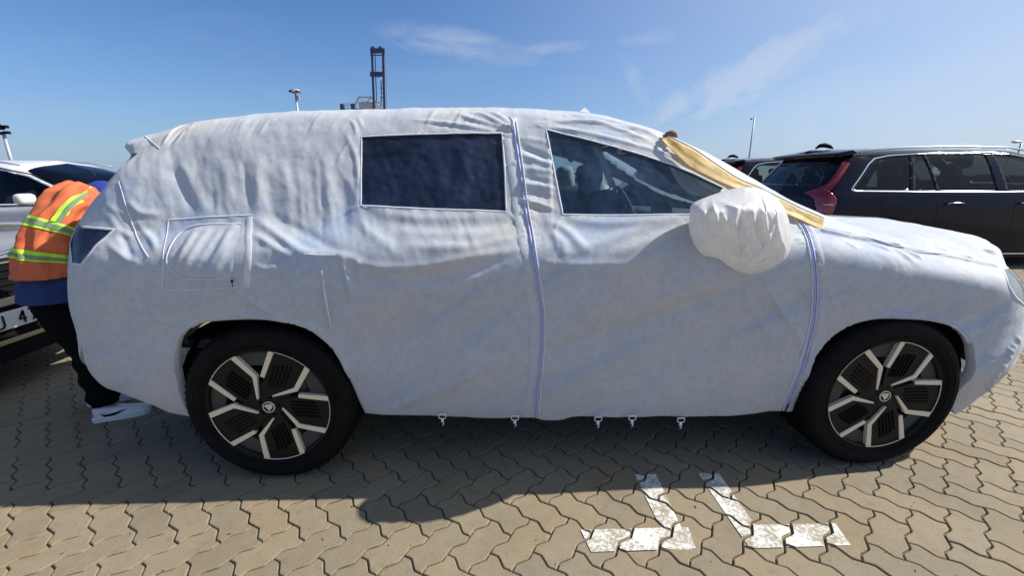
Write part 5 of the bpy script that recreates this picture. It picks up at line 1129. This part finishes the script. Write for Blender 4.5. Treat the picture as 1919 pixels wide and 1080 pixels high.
# ------------------------------------------------------------------ far port equipment
M_NAVYS = mat('navy_crane_paint', (.03, .045, .11), .5); M_GREYS = mat('grey_crane_paint', (.42, .45, .5), .5); M_GALV = mat('galvanised_steel', (.45, .47, .5), .45, .4)
def crane():
    Yd = 250.; root_p = W(708, 205, Yd); root = empty('harbour_crane', (root_p[0], Yd, 0)); tag(root, 'dark blue harbour crane with tall raised boom, far beyond the covered car roof', 'crane')
    def p(px, py, dy=0): return W(px, py, Yd+dy)-np.array([root_p[0], Yd, 0])
    def beam(nm, a, b, t, m, par=root, dep=None):
        a, b = np.array(a), np.array(b); d = (b-a)/np.linalg.norm(b-a); s_ = np.cross(d, [0, 1., 0]); s_ /= np.linalg.norm(s_); mb = MB(); mb.box((a+b)/2, (np.linalg.norm(b-a), dep or t, t), np.array([d, np.cross(s_, d), s_])); return mb.build(nm, m, par)
    tL, bL, tR, bR = p(697,96), p(701,204), p(718,96), p(720.5,204)
    beam('boom_girder', bL, tL, 1.0, M_NAVYS); beam('boom_girder', bL+(1.0, 2, 0), tL+(1.0, 2, 0), .4, M_NAVYS); beam('boom_girder', bR, tR, 1.1, M_NAVYS); beam('girder_walkway', bR+(1.1, 1, 0), tR+(1.1, 1, -2), .35, M_GALV)
    for y0, t in ((93, 1.3), (98, .8), (103, .5), (137, 1.3), (141, 1.2)): beam('cross_beam', p(694, y0), p(721, y0), t, M_NAVYS)
    for x, y in ((699, 90), (713, 90)): mb = MB(); mb.box(p(x, y), (1.6, 2, 1.2)); mb.build('sheave_block', M_NAVYS, root)
    mb = MB(); mb.add([p(703,138), p(715,138), p(709,146), p(703,138,3), p(715,138,3), p(709,146,3)], [(0,1,2), (5,4,3), (0,3,4,1), (1,4,5,2), (2,5,3,0)]); mb.build('hoist_block', M_NAVYS, root)
    for y in (112, 124, 165, 174, 182): beam('ladder_step', p(715, y), p(718, y), .4, M_NAVYS)
    for a, b in (((716,150),(713,200)), ((713,150),(716,200))): beam('lattice', p(*a), p(*b), .25, M_NAVYS)
    a = [(665,200),(672,182),(695,182),(716,198)]
    for q_, r2 in zip(a[:-1], a[1:]): beam('back_stay', p(*q_), p(*r2), .8, M_GREYS)
    beam('back_stay', p(694,184), p(676,203), .5, M_GREYS); beam('back_stay', p(675,186), p(690,193), .2, M_GREYS)
    mb = MB(); mb.box(p(692, 200, 4), (9.5, 6, 4.2)); mb.build('machinery_house', M_GREYS, root); mb = MB(); mb.add([p(699,184), p(717,205), p(700,205), p(699,184,3), p(717,205,3), p(700,205,3)], [(0,1,2), (5,4,3), (0,3,4,1), (1,4,5,2), (2,5,3,0)]); mb.build('gusset', mat('cream_crane_panel', (.7, .68, .6), .5), root)
    mb = MB(); mb.box(p(642, 202), (1.6, 3, 3.6)); mb.box(p(662, 201), (1.4, 3, 3.4)); mb.build('cabin', M_NAVYS, root)
    for y in (194, 197, 203): beam('walkway_rail', p(640, y), p(668, y), .22, M_GREYS)
    for x in range(641, 668, 4): beam('rail_post', p(x, 194), p(x, 205), .18, M_GREYS)
    for x in (668, 716): q_ = p(x, 203); beam('crane_leg', (q_[0], 0, 0), q_, 1.4, M_NAVYS)
    return root
crane()
def mast(px, pb, ptop, Yd, r0, name, label, kind):
    b = W(pb[0], pb[1], Yd); t = W(ptop[0], ptop[1], Yd); base_ = np.array([t[0], Yd, 0]); root = empty(name, tuple(base_)); tag(root, label, kind, 'tall posts round the port yard'); return root, t-base_
r_, t = mast(0, (558,208), (553,170), 110, .2, 'light_mast', 'tall floodlight mast with a round lamp head standing left of the crane', 'light mast')
mb = MB(); mb.tube([(0, 0, 0), t], [.38, .20], 12); mb.build('pole', M_GALV, r_, True)
mb = MB(); mb.lathe([(.2, .5), (1.15, .15), (1.2, -.05), (.2, -.25)], 16, 'Z', t); mb.build('lamp_ring', M_STEEL, r_)
for k in range(8):
    a = 2*math.pi*k/8; mb = MB(); mb.box(t+(1.15*math.cos(a), 1.15*math.sin(a), -.2), (.55, .45, .3)); mb.build('floodlight', M_DARK if k % 2 else M_GALV, r_)
mb = MB(); mb.tube([t, t+(0, 0, 1.3)], .05, 6); mb.build('lightning_rod', M_STEEL, r_); mb = MB(); mb.box(t+(.55, 0, -1.5), (.5, .4, .9)); mb.build('winch_box', M_STEEL, r_)
r_, t = mast(0, (25,293), (7,252), 38, .2, 'light_mast', 'dark post with floodlights on top, cut by the left edge of the photo', 'light mast')
tt_ = W(7, 252, 38); mb = MB(); mb.tube([(0, 0, 0), t], [.16, .12], 10); mb.build('pole', M_STEEL, r_, True)
for dx, dz in ((-.25, .1), (.3, .15), (-.1, .5), (.28, .62), (-.35, .75)): mb = MB(); mb.box(t+(dx, 0, dz), (.42, .3, .24)); mb.build('floodlight', M_DARK, r_, False, .03)
r_, t = mast(0, (1404,298), (1414,219), 60, .1, 'camera_post', 'thin dark post with a small camera arm, standing behind the dark cars', 'post')
mb = MB(); mb.tube([(0, 0, 0), t], [.12, .085], 10); mb.build('pole', M_STEEL, r_, True); mb = MB(); mb.tube([t+(0, 0, -.2), t+(-.35, 0, -.15)], .05, 6); mb.build('arm', M_STEEL, r_); mb = MB(); mb.box(t+(-.42, 0, -.26), (.16, .2, .2)); mb.build('security_camera', M_DARK, r_, False, .03)
r_, t = mast(0, (1905,281), (1914,268), 45, .1, 'street_lamp', 'grey street lamp head on a post at the right edge, above the dark car', 'street lamp')
mb = MB(); mb.tube([(0, 0, 0), t], [.12, .09], 10); mb.build('pole', M_GALV, r_, True)
mb = MB(); V = []
for j, (x, w_, h_) in enumerate(((.05, .06, .05), (-.2, .12, .10), (-.6, .2, .16), (-.95, .18, .12), (-1.12, .05, .04))):
    for i in range(10): a = 2*math.pi*i/10; V.append(t+np.array([x, w_*math.cos(a), .12+h_*math.sin(a)]))
mb.add(V, [(j*10+i, j*10+(i+1) % 10, (j+1)*10+(i+1) % 10, (j+1)*10+i) for j in range(4) for i in range(10)]); mb.build('lamp_head', M_STEEL, r_, True)
